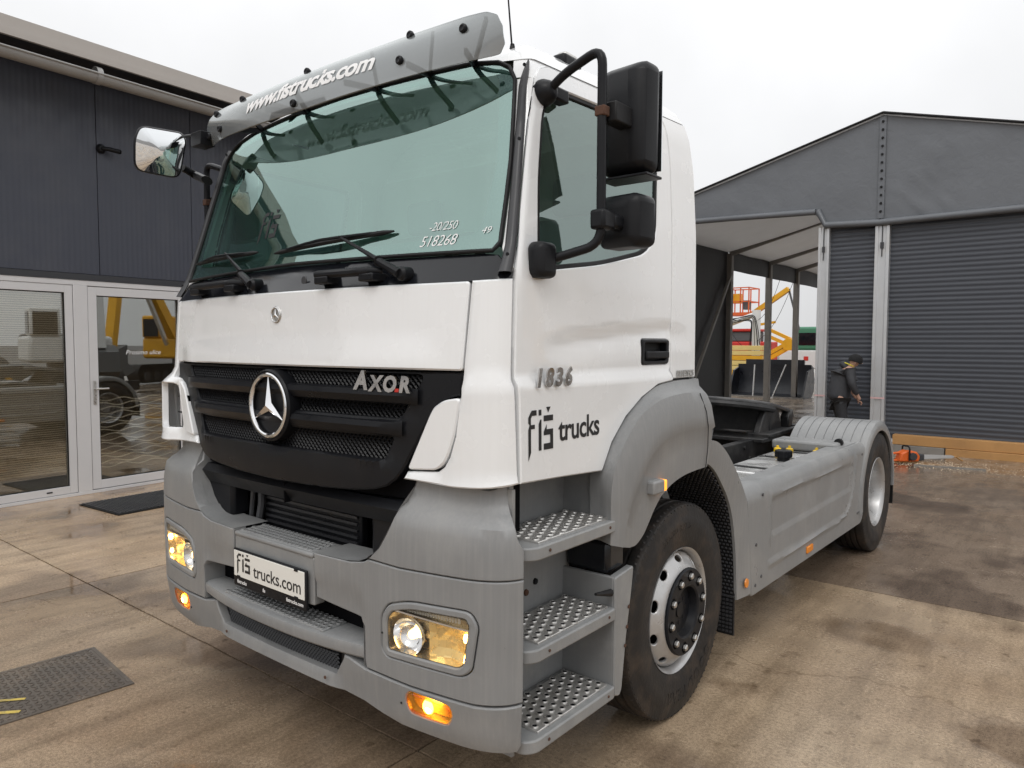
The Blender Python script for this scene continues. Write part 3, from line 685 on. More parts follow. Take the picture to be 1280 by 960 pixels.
def cabmap(u0, v0, off=.004, w=1.0):
    def fn(x, y, h):
        p = Vector(cab(u0+x*w, v0+y)); e = 1e-3
        nn = (Vector(cab(u0+x*w+e, v0+y))-Vector(cab(u0+x*w-e, v0+y))).cross(Vector(cab(u0+x*w, v0+y+e))-Vector(cab(u0+x*w, v0+y-e))).normalized()
        return p+nn*(off+h)
    return fn
# raised name on the grille
for ch, ux, sz in (('A', .560, .062), ('X', .634, .052), ('O', .702, .052), ('R', .772, .052)):
    decal('lettering', text_mesh(ch, sz*1.5, .18, sz*.07), cabmap(ux, 1.630+(.009 if ch == 'A' else 0), .024), 'badge_chrome', gril, .010)
decal('lettering', polys_vf([[(-.009, -.006), (.009, -.006), (.011, .006), (-.007, .006)]]), cabmap(.737, 1.611, .026), 'red', gril, .006)
# corner panels and air flaps
corner = [(.748, 1.290), (.95, 1.284), (1.06, 1.289), (1.183, 1.302), (1.173, 1.60), (1.167, 1.66), (1.161, 2.0), (1.006, 1.994), (1.003, 1.68), (1.003, 1.60), (.985, 1.462), (.96, 1.386), (.935, 1.350), (.905, 1.329), (.765, 1.318)]
def coff(u, v): return belt(u, v)*smooth((u-.90)/.1)+.006*smooth((1.32-v)/.02)
flap = rpoly([(1.0, 1.594), (.93, 1.583), (.885, 1.556), (.868, 1.53), (.765, 1.326), (.90, 1.336), (.93, 1.356), (.953, 1.39), (.979, 1.465)], .02)
patch('corner_panel', cab, corner, 'white_paint', TR, off=coff, depth=.04, bev=.006, res=.035)
patch('air_flap', cab, flap, 'white_paint', TR, off=lambda u, v: .004+.006*smooth((u-.75)/.2), depth=.035, bev=.006, res=.035)
# the passenger side has an open air duct in the corner
duct = rpoly([(.925, 1.350), (1.055, 1.350), (1.065, 1.575), (.970, 1.575)], .03)
patch('corner_panel', cab, [(.74, 1.290), (.95, 1.284), (1.06, 1.289), (1.188, 1.302), (1.178, 1.60), (1.172, 1.66), (1.166, 2.0), (1.006, 1.994), (1.003, 1.68), (1.003, 1.605), (.950, 1.60), (.885, 1.36), (.75, 1.318)], 'white_paint', TR, holes=[duct], off=lambda u, v: coff(u, v)+.048*smooth((u-.96)/.07)*smooth((1.62-v)/.04), depth=.03, bev=.006, res=.03, sg=-1)
patch('air_flap', cab, rpoly([(.945, 1.594), (.885, 1.556), (.868, 1.53), (.765, 1.326), (.88, 1.336)], .02), 'white_paint', TR, off=.012, depth=.035, bev=.006, res=.035, sg=-1)
dk = MB(); dk.grid(lambda u, v: (-(cab(u, v)[0]-.05), cab(u, v)[1]+.06, v), [.93, 1.0, 1.06, 1.12, 1.18], [1.31, 1.45, 1.62]); dk.build('air_duct', 'cavity', TR)
for v in (1.42, 1.50):
    f = MB(); f.grid(lambda u, t: (-(cab(u, v)[0]-.008-.04*t), cab(u, v)[1]+.008+.04*t, v), [.96+.02*k for k in range(8)], [0, 1]); f.build('duct_fin', 'black_plastic', TR)
# lower edge closing under the white panels
# cowl, windscreen, pillars
patch('cowl', cab, [(-1.16, 1.990), (1.16, 1.990), (1.150, 2.03), (1.10, 2.055), (1.06, 2.09), (1.0, 2.098), (0, 2.112), (-1.0, 2.098), (-1.06, 2.09), (-1.10, 2.055), (-1.15, 2.03)], 'black_gloss', TR, off=-.006, depth=.02, bev=.004, res=.05)
wso = [(-1.04, 2.10), (0, 2.115), (1.04, 2.10), (1.062, 2.13), (1.072, 2.43), (1.062, 2.74), (1.03, 2.80), (.985, 2.832), (.85, 2.858), (0, 2.868), (-.85, 2.858), (-.985, 2.832), (-1.03, 2.80), (-1.062, 2.74), (-1.072, 2.43), (-1.062, 2.13)]
wsi = rpoly([(-.985, 2.165), (0, 2.150), (.985, 2.165), (1.014, 2.43), (.990, 2.790), (0, 2.835), (-.990, 2.790), (-1.014, 2.43)], [.06, 0, .06, 0, .06, 0, .06, 0])
ws = patch('windscreen', cab, wso, 'windscreen', TR, off=0, depth=0, bev=0, res=.05)
mat('frit', (.03, .032, .035), .25, var=.4, scale=160)
patch('printed_border', cab, wso, 'frit', ws, holes=[wsi], off=-.004, depth=0, bev=0, res=.04)
b = MB()
for loop in (wso,):
    pts = [Vector(cab(u, v))+Vector((0, -.004, 0)) for u, v in resample(loop, .03)]; b.tube(pts+[pts[0], pts[1]], .008, 8, caps=False)
b.build('windscreen_seal', 'rubber', ws)
# white body around the windscreen: header + pillars as one surface with the roof
for sg in (1, -1):
    patch('pillar', cab, [(1.068, 2.11), (1.10, 2.06), (1.148, 2.035), (1.131, 2.244), (1.134, 2.43), (1.140, 2.58), (1.180, 2.755), (1.06, 2.745), (1.078, 2.43)], 'white_paint', TR, off=-.002, depth=.03, bev=.003, res=.04, sg=sg)
    st = MB(); ring = []
    for k in range(25):
        t = k/24; v = lerp(2.02, 2.815, t); uc = lerp(1.112, 1.098, t) if t < .86 else lerp(1.1, 1.130, ((t-.86)/.14)**1.5); w = .032*(1-.3*t)*(1 if t < .9 else math.sqrt(max(.05, 1-((t-.9)/.1)**2)))
        ring.append([(Vector(cab(uc+dx*w, v)), hgt) for dx, hgt in ((-1, 0), (-.75, .016), (0, .024), (.75, .018), (1, 0))])
    nn = Vector((.55, -.83, .1)).normalized()
    st.grid(lambda i, j: tuple(Vector(((ring[i][j][0]+nn*ring[i][j][1]).x*sg, (ring[i][j][0]+nn*ring[i][j][1]).y, (ring[i][j][0]+nn*ring[i][j][1]).z))), range(25), range(5))
    ps = st.build('pillar_deflector', 'dark_trim', TR, smooth=60)
    for v in (2.08, 2.5, 2.79):
        p = Vector(cab(1.106, v))+nn*.022; MB().lathe([(0, .007), (-.004, .006), (-.004, 0)], (p.x*sg, p.y, p.z), 'y', 10).build('screw', 'black_plastic', ps)
# roof shell with header and cab sides above the doors
rb = MB(); us = sorted(set([round(-2.6+5.2*k/104, 4) for k in range(105)])); vs = [2.83, 2.85, 2.865, 2.88, 2.895, 2.91, 2.925, 2.94, 2.96, 2.98, 3.0, 3.02, 3.06, 3.10, 3.15, 3.20]
vlow = lambda u: 2.83+.030*smooth((1.06-abs(u))/.25)+.012*smooth((.8-abs(u))/.4)
rb.grid(lambda u, v: cab(u, max(v, vlow(u))), us, vs)
top = [cab(u, 3.20) for u in us]; rb.add(top, [tuple(range(len(top)))])
bk_ = [cab(2.6, v) for v in vs]; bl_ = [cab(-2.6, v) for v in vs]; rb.add(bk_+bl_, [(i, i+1, len(vs)+i+1, len(vs)+i) for i in range(len(vs)-1)])
rb.build('cab_roof', 'white_paint', TR, smooth=50)
# doors
dout = [(1.195, 1.300), (1.45, 1.290), (1.722, 1.275), (1.795, 1.382), (1.905, 1.476), (2.041, 1.549), (2.195, 1.601), (2.338, 1.613), (2.338, 2.40), (2.336, 2.735), (2.325, 2.785), (2.296, 2.818), (1.29, 2.822), (1.225, 2.80), (1.192, 2.757), (1.150, 2.58), (1.143, 2.43), (1.140, 2.244), (1.158, 2.03), (1.177, 1.996), (1.183, 1.66), (1.190, 1.60)]
wout = rpoly([(1.297, 2.045), (1.335, 2.040), (1.72, 2.092), (2.08, 2.168), (2.185, 2.25), (2.225, 2.745), (1.29, 2.745), (1.250, 2.60), (1.258, 2.365)], [.02, .02, .1, .08, .06, .04, .03, .03, .05])
wgl = inset([p for p in (wout if area2(wout) > 0 else wout[::-1])], .018)
hnd = rpoly([(2.062, 1.690), (2.312, 1.690), (2.316, 1.800), (2.066, 1.800)], .018)
for sg in (1, -1):
    d = patch('door', cab, dout, 'white_paint', TR, holes=[wout, hnd], off=lambda u, v: belt(u, v)+swoosh(u, v)+.001, depth=.03, bev=.005, res=.024, sg=sg)
    patch('window_seal', cab, wout, 'rubber', d, holes=[wgl], off=-.004, depth=.02, bev=.003, res=.04, sg=sg)
    patch('window_pane', cab, wgl, 'side_glass', d, off=-.012, depth=0, bev=0, res=.06, sg=sg)
    hm = patch('handle_surround', cab, hnd, 'black_plastic', d, holes=[rpoly([(2.085, 1.705), (2.290, 1.705), (2.290, 1.785), (2.085, 1.785)], .012)], off=.006, depth=.05, bev=.004, res=.03, sg=sg)
    MB().box(*sorted([(sg*1.09, 1.06, 1.69), (sg*1.10, 1.34, 1.80)])).build('handle_well', 'cavity', hm)
    MB().box((min(sg*1.135, sg*1.152), 1.10, 1.715), (max(sg*1.135, sg*1.152), 1.315, 1.748)).build('grip', 'black_plastic', hm, bevel=.006)
    patch('cab_side_panel', cab, [(2.345, 1.620), (2.60, 1.620), (2.60, 2.826), (2.30, 2.826), (2.332, 2.79), (2.345, 2.735)], 'white_paint', TR, off=lambda u, v: .0012-.010*math.exp(-((v-1.815)/.016)**2)*smooth((2.6-u)/.25), depth=.03, bev=.004, res=.04, sg=sg)
    # gutter strip closing door top to roof
    g = MB(); g.grid(lambda u, v: (sg*(cab(u, v)[0]-.004), cab(u, v)[1], cab(u, v)[2]), [1.05+.05*k for k in range(32)], [2.75, 2.80, 2.84]); g.build('roof_rail', 'white_paint', TR)
    # inner skin so nothing shows through the gaps
    g = MB(); g.grid(lambda u, v: (sg*(cab(u, v)[0]-.028), cab(u, v)[1]+(.02 if u < 1.2 else 0), cab(u, v)[2]), [1.0, 1.05, 1.1, 1.15, 1.2, 1.6, 2.0, 2.595], [1.31, 1.60, 1.99]); g.build('inner_skin', 'rubber', TR)
    # raised number and script
    if sg > 0:
        decal('lettering', text_mesh('1836', .088, .22, .004, 1.36), cabmap(1.378, 1.656, .020, 1.0), 'badge_chrome', d, .006)
        decal('lettering', text_mesh('BLUETEC5', .040, .1, .0012, 1), cabmap(2.485, 1.640, .004), 'steel', TR, .003)
        def lg(x, y, h): return cabmap(1.235, 1.372, .0175)(x*.150, y*.185, h)
        decal('lettering', polys_vf(LOGO), lg, 'letter_black', d)
        decal('lettering', text_mesh('trucks', .118, 0, .002, .94), cabmap(1.558, 1.462, .0175), 'letter_black', d)
# rear wall
rw = MB(); rw.grid(lambda s_, v: (s_*(cab(2.6, v)[0]-.004), cab(2.6, v)[1]-.004, cab(2.6, v)[2]), [-1, 0, 1], [1.25, 1.6, 2.0, 2.3, 2.6, 2.75, 2.835]); rw.build('rear_wall', 'white_paint', TR)
# ---------------------------------------------------------------- cab interior
MB().box((-1.09, .12, 1.28), (1.09, 1.58, 1.34)).build('cab_floor', 'interior_dark', TR)
MB().box((-1.085, 1.52, 1.34), (1.085, 1.56, 2.82)).build('inner_rear_wall', 'interior_light', TR)
hl = MB(); hl.grid(lambda u, v: tuple(Vector(cab(u, v))*1.0-Vector((math.copysign(.03, u) if abs(u) > 1 else 0, -.03, .03))), [-2.6+5.2*k/40 for k in range(41)], [2.835, 2.88, 2.94, 3.02, 3.2]); tp = [tuple(Vector(cab(u, 3.2))-Vector((0, -.03, .03))) for u in [-2.6+5.2*k/40 for k in range(41)]]; hl.add(tp, [tuple(range(41))]); hl.build('headliner', 'interior_light', TR)
ds = MB(); ds.grid(lambda x, k: (x, [cab(x, 2.09)[1]+.03, cab(x, 2.09)[1]+.16, .55, .66, .66][k]+(.05*math.cos(x*3) if k > 1 else 0), [2.075, 2.095, 2.10+.05*math.exp(-((x-.55)/.28)**2), 2.04+.05*math.exp(-((x-.55)/.28)**2), 1.5][k]), [-1.06+2.12*k/24 for k in range(25)], range(5)); ds.build('dashboard', 'interior_dark', TR)
sw = MB(); C0 = Vector((.55, .78, 2.10)); ax = Vector((0, .62, .78)); e1 = Vector((1, 0, 0)); e2 = ax.cross(e1)
sw.tube([C0+(e1*math.cos(a)+e2*math.sin(a))*.225 for a in [2*PI*k/40 for k in range(41)]], .017, 10, caps=False)
for a in (PI*.1, PI*.9, PI*1.5): sw.bar(C0, C0+(e1*math.cos(a)+e2*math.sin(a))*.22, .035, .02)
sw.tube([C0, C0-ax*.35], .04, 10); sw.build('steering_wheel', 'interior_dark', TR)
for sx in (.55, -.55):
    s = MB(); s.box((sx-.25, .95, 1.72), (sx+.25, 1.40, 1.86)); s.box((sx-.24, 1.30, 1.86), (sx+.24, 1.44, 2.42), Matrix.Rotation(-.12, 3, 'X')); s.box((sx-.13, 1.38, 2.44), (sx+.13, 1.46, 2.64)); s.build('seat', 'interior_grey', TR, bevel=.04, seg=3)
    MB().box((sx-.2, 1.0, 1.34), (sx+.2, 1.35, 1.72)).build('seat_base', 'interior_dark', TR)
for sg in (1, -1):
    h = MB(); h.tube(rpath([(sg*1.0, .42, 2.18), (sg*.99, .36, 2.22), (sg*.975, .42, 2.55), (sg*.985, .47, 2.58)], .04), .016, 8); h.build('grab_handle', 'interior_dark', TR)
# sticker inside the screen and marker writing on the glass
decal('lettering', polys_vf(LOGO), lambda x, y, h: cabmap(-.365, 2.225, .003)(x*.15, y*.16, h), 'letter_black', ws)
decal('lettering', text_mesh('518268', .058, .35, -.0004, .95), cabmap(.80, 2.150, .003), 'letter_white', ws)
decal('lettering', text_mesh('-20/250', .046, .35, -.0006, .9), cabmap(.815, 2.205, .003), 'letter_white', ws)
decal('lettering', text_mesh('49', .035, .35, -.0004, .9), cabmap(1.005, 2.175, .003), 'letter_white', ws)
# ---------------------------------------------------------------- wipers and front grab handles
def wiper(pu, pv, tu, tv, b0, b1):
    P = Vector(cab(pu, pv))+Vector((0, -.035, 0)); Q = Vector(cab(tu, tv))+Vector((0, -.045, .0))
    root = MB(); root.lathe([(.03, .026), (-.012, .026), (-.022, .018), (-.022, 0)], P+Vector((0, .01, 0)), 'y', 16); o = root.build('wiper', 'black_plastic', TR)
    mid = P.lerp(Q, .30)+Vector((0, -.012, .0))
    a = MB(); a.tube([P+Vector((0, -.008, 0)), mid], [.019, .016], 10); a.tube([mid, P.lerp(Q, .34)], [.021, .012], 10); a.tube([P.lerp(Q, .33), Q], [.010, .006], 8); a.build('arm', 'black_plastic', o)
    n = 14; pts = [Vector(cab(lerp(b0[0], b1[0], k/n), lerp(b0[1], b1[1], k/n)))+Vector((0, -.014-.012*math.sin(PI*k/n), 0)) for k in range(n+1)]
    bl = MB(); bl.tube(pts, [.004]+[.010]*(n-1)+[.004], 8); bl.build('blade', 'rubber', o)
    br = MB(); br.tube([pts[2]+Vector((0, -.004, .004)), pts[5]+Vector((0, -.022, .006)), pts[7]+Vector((0, -.026, .008)), pts[9]+Vector((0, -.022, .006)), pts[12]+Vector((0, -.004, .004))], .006, 6); br.build('bracket', 'black_plastic', o)
wiper(.717, 2.030, .325, 2.200, (-.16, 2.172), (.59, 2.205))
wiper(-.185, 2.032, -.585, 2.205, (-1.0, 2.185), (-.31, 2.190))
for u0, u1 in ((.25, .60), (-.82, -.30)):
    A, D = Vector(cab(u0, 2.043)), Vector(cab(u1, 2.043)); n = 10
    pts = [Vector(cab(lerp(u0, u1, k/n), 2.046))+Vector((0, -.055 if 0 < k < n else -.02, 0)) for k in range(n+1)]
    g = MB(); g.tube(pts, [.012]+[.017]*(n-1)+[.012], 10); o = g.build('grab_rail', 'black_plastic', TR)
    for k in (2, 9):
        p = Vector(cab(lerp(u0, u1, k/n), 2.03)); MB().box((p.x-.04, p.y-.06, p.z-.022), (p.x+.04, p.y+.03, p.z+.008)).build('foot', 'black_plastic', o, bevel=.006)
fdisc('cowl_plug', .14, 2.035, .018, 'dark_trim', TR, .0, .004)
# ---------------------------------------------------------------- sun visor
VH = .30
def vis(x, t):
    """sun visor sheet, t 0 bottom edge .. 1 top edge"""
    q = abs(x); yb, zb = .125+.185*q**2.6, 2.752+.050*q*q; yt, zt = .26+.04*q*q, 2.975
    dy, dz = yt-yb, zt-zb; n = math.hypot(dy, dz); bul = (.045-.02*q)*math.sin(PI*min(1, max(0, t)))
    return (x, lerp(yb, yt, t)-bul*dz/n, lerp(zb, zt, t)+bul*dy/n)
vout = rpoly([(-.975, 0.02), (-.5, 0), (.5, 0), (.985, .02), (1.01, .2), (1.01, .55), (.985, .80), (.93, .95), (.83, 1.0), (-.83, 1.0), (-.92, .95), (-.97, .80), (-.985, .55), (-.985, .2)], .03)
V = patch('sun_visor', lambda u, v: vis(u, v/VH), [(u, v*VH) for u, v in vout], 'visor', TR, depth=.005, bev=.0015, res=.035)
def vmap(x0, t0, off=.003):
    def fn(x, y, h):
        t = t0+y/VH; p = Vector(vis(x0+x, t)); e = 1e-3
        nn = (Vector(vis(x0+x+e, t))-Vector(vis(x0+x-e, t))).cross(Vector(vis(x0+x, t+e))-Vector(vis(x0+x, t-e))).normalized(); return p+nn*(off+h)
    return fn
decal('lettering', text_mesh('www.fistrucks.com', .124, .18, .004, .93), vmap(.02, .40), 'letter_white', V)
for x, t in ((-.93, .25), (-.60, .90), (-.72, .22), (-.05, .90), (.0, .12), (.58, .90), (.60, .28), (.86, .62), (-.86, .80)):
    p = vmap(x, t, .0)(0, 0, 0); MB().lathe([(.012, .010), (-.004, .017), (-.012, .016), (-.016, .011), (-.014, .006), (-.014, 0)], p, 'y', 16).build('bolt', 'black_plastic', V)
for x in (-.72, -.25, .30, .62, .86):
    b = MB(); p = Vector(vis(x, .22)); q = Vector(cab(x, 2.85)); r0 = Vector(vis(x+.07, .80))
    b.bar(p+Vector((0, .014, 0)), q, .012, .022); b.bar(r0+Vector((0, .014, 0)), q, .012, .022); b.build('bracket', 'black_plastic', V)
# ---------------------------------------------------------------- bumper
def off_bum(d): return lambda u, v: d
mat('glow_chrome', (1.0, .72, .32), .28, metal=.6, var=.1, scale=30)  # amber light of the bulbs painted into the reflector colour
lamp = rpoly([(.664, .79), (.700, .838), (.80, .868), (1.045, .880), (1.070, .83), (1.048, .67), (1.015, .640), (.69, .636), (.664, .665)], [.03, .02, .05, .045, .02, .03, .03, .03, .02], 5)
fog = rpoly([(.770, .500), (.790, .534), (.965, .524), (.974, .49), (.955, .448), (.79, .450)], .022, 4)
U = [(.60, .985), (.655, 1.035), (.695, 1.10), (.735, 1.18), (.785, 1.262), (.80, 1.30), (1.180, 1.30), (1.192, 1.20), (1.205, 1.13), (1.232, 1.09), (1.230, .995), (1.0, .985), (.75, .978)]
L = [(.292, .952), (.50, .955), (.575, .968), (.598, .9805), (.75, .9735), (1.0, .9805), (1.230, .9905), (1.228, .572), (1.05, .557), (.80, .556), (.585, .568), (.578, .60), (.578, .725), (.555, .752), (.292, .772)]
bumper_parts = {}
for sg in (1, -1):
    patch('bumper_shoulder', bum, U, 'grey_plastic', TR, off=.001, depth=.05, bev=.004, res=.035, sg=sg)
    c = patch('bumper_corner', bum, L, 'grey_plastic', TR, holes=[lamp], off=lambda u, v: .001-.010*smooth((.575-u)/.03)*smooth((.85-v)/.01), depth=.06, bev=.004, res=.035, sg=sg)
    # headlamp
    def P(u, v, d): 
        p = Vector(bum(u, v)); e = 1e-3; nn = (Vector(bum(u+e, v))-Vector(bum(u-e, v))).cross(Vector((0, 0, 1))).normalized(); q = p+nn*d; return Vector((q.x*sg, q.y, q.z))
    H = empty('headlamp', (0, 0, 0)); H.parent = TR
    bez = inset(lamp if area2(lamp) > 0 else lamp[::-1], .004); lin = inset(bez, .026); lin2 = inset(bez, .029)
    patch('bezel', bum, bez, 'dark_trim' if 0 else 'grey_step', H, holes=[lin], off=.004, depth=.05, bev=.005, res=.03, sg=sg)
    patch('lens', bum, lin2, 'lens', H, off=-.002, depth=0, bev=0, res=.04, sg=sg)
    patch('lamp_housing', bum, lin2, 'reflector', H, off=-.070, depth=0, bev=0, res=.04, sg=sg)
    wl_ = MB(); lp = resample(lin2, .03); n_ = len(lp); wl_.add([P(u, v, -.003) for u, v in lp]+[P(u, v, -.071) for u, v in lp], [(i, (i+1) % n_, n_+(i+1) % n_, n_+i) for i in range(n_)]); wl_.build('housing_wall', 'reflector', H)
    # divider between upper side lamp and main lamp, upper ribbed strip
    dv = MB(); us = [.69+.345*k/12 for k in range(13)]
    dv.add([P(u, .818-.01*(u-.69)/.345+dz, dd) for u in us for dz, dd in ((-.003, -.004), (.003, -.004), (.003, -.068), (-.003, -.068))], [(i*4+j, i*4+(j+1) % 4, (i+1)*4+(j+1) % 4, (i+1)*4+j) for i in range(12) for j in range(4)]); dv.build('divider', 'chrome', H)
    rb_ = MB()
    for k in range(26):
        u = .71+.30*k/26; rb_.add([P(u, .824, -.012), P(u+.009, .824, -.012), P(u+.009, .858, -.012), P(u, .855, -.012), P(u+.0045, .824, -.005), P(u+.0045, .857, -.005)], [(0, 4, 5, 3), (4, 1, 2, 5)])
    tag(rb_.build('ribbed_lens', 'frosted', H, smooth=0), kind='stuff')
    # round main reflector bowl with bulb
    def bowl(name, u, v, r, m, bulb, bm_, lit):
        c0 = P(u, v, -.012); ax_ = (P(u, v, 0)-P(u, v, -.05)).normalized(); a1 = ax_.cross(Vector((0, 0, 1))).normalized(); a2 = ax_.cross(a1); b = MB(); prof = [(0, 1.0), (-.02, .93), (-.04, .72), (-.052, .42), (-.056, .15)]
        seg = 28; b.add([c0+ax_*h+(a1*math.cos(2*PI*k/seg)+a2*math.sin(2*PI*k/seg))*r*q for h, q in prof for k in range(seg)], [(i*seg+k, i*seg+(k+1) % seg, (i+1)*seg+(k+1) % seg, (i+1)*seg+k) for i in range(len(prof)-1) for k in range(seg)])
        o = b.build(name, m, H, smooth=60)
        bb = MB(); bb.tube([c0-ax_*.052, c0-ax_*.02], [bulb, bulb*.8], 12); bb.build('bulb', lit, o); return o
    bowl('main_reflector', .780, .728, .068, 'chrome', .020, 'steel', 'lit_glow')
    rf_ = MB(); random.seed(21); NU, NV = 7, 6; gp = [[P(.865+.175*i/NU, .655+.155*j/NV-.012*i/NU, -.030-.034*math.sin(PI*i/NU)*math.sin(PI*(j+.4)/NV)+random.uniform(-.004, .004)) for j in range(NV+1)] for i in range(NU+1)]
    for i in range(NU):
        for j in range(NV): rf_.add([gp[i][j], gp[i+1][j], gp[i+1][j+1], gp[i][j+1]], [(0, 1, 2, 3)])
    rf_.build('faceted_reflector', 'glow_chrome', H, smooth=0)
    tp = MB(); tp.add([P(.92, .66, -.0685), P(1.03, .665, -.0685), P(1.045, .80, -.0685), P(.93, .80, -.0685)], [(0, 1, 2, 3)]); tp.build('turn_reflector', 'glow_chrome', H)
    for z0 in (.70, .775):
        q = P(1.022, z0, -.016); g = MB(); g.lathe([(-.015, 0), (-.013, .007), (0, .010), (.013, .007), (.015, 0)], q, 'z', 14); g.build('bulb', 'lit_bulb', H)
    MB().lathe([(0, .004), (-.002, .004), (-.002, 0)], P(.6735, .725, .0045), 'y', 10).build('screw', 'black_plastic', H)
# number plate panel, treads, ledges
def up(u, y0, y1, z): return (bum(u, z)[0], lerp(y0, y1, 1)*0+y0, z)
patch('plate_panel', bum, rpoly([(-.286, .735), (.286, .735), (.286, .930), (-.286, .930)], .01), 'grey_step', TR, off=-.004, depth=.05, bev=.004, res=.06)
def tread(name, x0, x1, y0, y1, z, nx, ny, m, parent, r=.010, plate=True):
    holes_ = []
    stud = MB()
    for i in range(nx):
        for j in range(ny):
            cx, cy = x0+(x1-x0)*(i+.5+(.25 if j % 2 else -.25)*(1 if nx > 2 else 0))/nx, y0+(y1-y0)*(j+.5)/ny
            stud.lathe([(0, r), (.0045, r*.88), (.0045, r*.68), (-.002, r*.64)], (cx, cy, z), 'z', 10)
    o = MB().box((x0, y0, z-.012), (x1, y1, z)).build(name, m, parent, bevel=.003)
    tag(stud.build('raised_studs', 'tread_alu' if m != 'grey_step' else 'grey_plastic', o, smooth=40), kind='stuff')
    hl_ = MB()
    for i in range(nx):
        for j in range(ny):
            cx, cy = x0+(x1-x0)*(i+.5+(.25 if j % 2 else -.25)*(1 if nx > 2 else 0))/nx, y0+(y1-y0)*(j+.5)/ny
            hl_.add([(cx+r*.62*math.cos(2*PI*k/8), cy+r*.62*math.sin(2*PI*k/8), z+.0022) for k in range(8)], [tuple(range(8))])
    tag(hl_.build('painted_hollows', 'cavity', o, smooth=0), kind='stuff')  # flat black discs on a solid plate, painting the shade inside the studs
    return o
ut = MB(); ut.prism([(-.286, -.018), (.286, -.018), (.286, .14), (-.286, .14)], 'z', .925, .948); ut.build('upper_step', 'grey_plastic', TR, bevel=.010, seg=3)
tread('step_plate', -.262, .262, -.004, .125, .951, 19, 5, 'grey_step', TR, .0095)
for sg in (1, -1):
    b = MB(); us = [.292, .38, .48, .55, .59, .61]; b.grid(lambda u, y: (sg*bum(u, .95)[0], lerp(bum(u, .95)[1]+.002, .16, y), [.9525, .9545, .956, .966, .983, 1.0][us.index(u)]+.001), us, [0, .5, 1]); b.build('bumper_shelf', 'grey_plastic', TR)
    s_ = MB(); Uin = [(.598, .9805), (.655, 1.035), (.695, 1.10), (.735, 1.18), (.785, 1.262), (.80, 1.30)]; s_.grid(lambda i, y: (sg*(bum(*Uin[i])[0]), bum(*Uin[i])[1]-.001+.16*y, Uin[i][1]), range(6), [0, .5, 1]); s_.build('shoulder_return', 'grey_plastic', TR)
# lower step ledge
lx = [-.577+1.154*k/22 for k in range(23)]
lg_ = MB(); prof = [(.12, .652), (-.035, .652), (-.050, .645), (-.054, .632), (-.050, .602), (-.040, .592), (.05, .590)]
lg_.grid(lambda x, i: (x, prof[i][0]+(.052*(abs(x)/.572)**2.4 if 0 < i < 6 else 0), prof[i][1]), lx, range(7)); lg_.build('lower_step', 'grey_plastic', TR, smooth=30)
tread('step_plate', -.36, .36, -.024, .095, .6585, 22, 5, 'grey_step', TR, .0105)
for sg in (1, -1):
    b = MB(); b.grid(lambda k, y: (sg*.5775, bum(.57, .6)[1]+.12*y, [.57, .65, .755][k]), range(3), [0, 1]); b.build('recess_side', 'grey_plastic', TR)
MB().box((-.60, .10, .57), (.60, .12, .80)).build('recess_back', 'cavity', TR)
# lower bumper with fog lamps and mesh opening
low = sym([(0, .435), (.45, .435), (.56, .425), (.66, .400), (.74, .380), (1.0, .372), (1.205, .385), (1.222, .41), (1.226, .564), (1.05, .549), (.80, .548), (.60, .560), (.575, .562), (.49, .582), (.462, .586), (.455, .565), (.405, .490), (0, .486)])
LB = patch('lower_bumper', bum, low, 'grey_plastic', TR, holes=[fog, [(-u, v) for u, v in fog]], off=lambda u, v: .001+.012*smooth((.48-v)/.05)*smooth((.43-abs(u))/.03), depth=.06, bev=.005, res=.04)
b = MB(); b.grid(lambda u, v: (bum(u, v)[0], bum(u, v)[1]+.05+(v<.4)*.10, v), [-1.1+2.2*k/20 for k in range(21)], [.36, .44, .60]); b.build('lower_backing', 'cavity', TR)
mesh_area('lower_mesh', bum, -.40, .40, .485, .592, -.028, .018, .003, LB)
for sg in (1, -1):
    MB().prism([(sg*.405, .485), (sg*.405, .592), (sg*.47, .592), (sg*.455, .55)], 'y', .03, .06).build('mesh_end', 'black_plastic', LB)
    for x in (.30, .12): pass
    p = Vector(bum(.36, .470)); MB().lathe([(0, .007), (-.003, .006), (-.003, 0)], (p.x*sg, p.y-.016, p.z), 'y', 10).build('screw', 'rust', LB)
for sg in (1, -1):
    F = empty('fog_lamp'); F.parent = TR
    f2 = inset(fog if area2(fog) > 0 else fog[::-1], .003); f3 = inset(f2, .007)
    patch('bezel', bum, f2, 'amber_lens', F, holes=[f3], off=.003, depth=.01, bev=.002, res=.03, sg=sg)
    patch('lens', bum, f3, 'amber_lens', F, off=.001, depth=0, bev=0, res=.04, sg=sg)
    patch('housing', bum, f2, 'glow_chrome', F, off=-.035, depth=0, bev=0, res=.04, sg=sg)
    def Pf(u, v, d): p = Vector(bum(u, v)); return Vector((p.x*sg, p.y-d, p.z))
    for u, r, m in ((.865, .026, 'lit_bulb'),):
        g = MB(); g.lathe([(-.01, r), (-.018, r*.8), (-.022, 0)], Pf(u, .490, -.02), 'y', 18); g.build('bulb', m, F)
    MB().lathe([(0, .004), (-.002, .004), (-.002, 0)], Pf(.752, .478, .002), 'y', 10).build('screw', 'black_plastic', F)
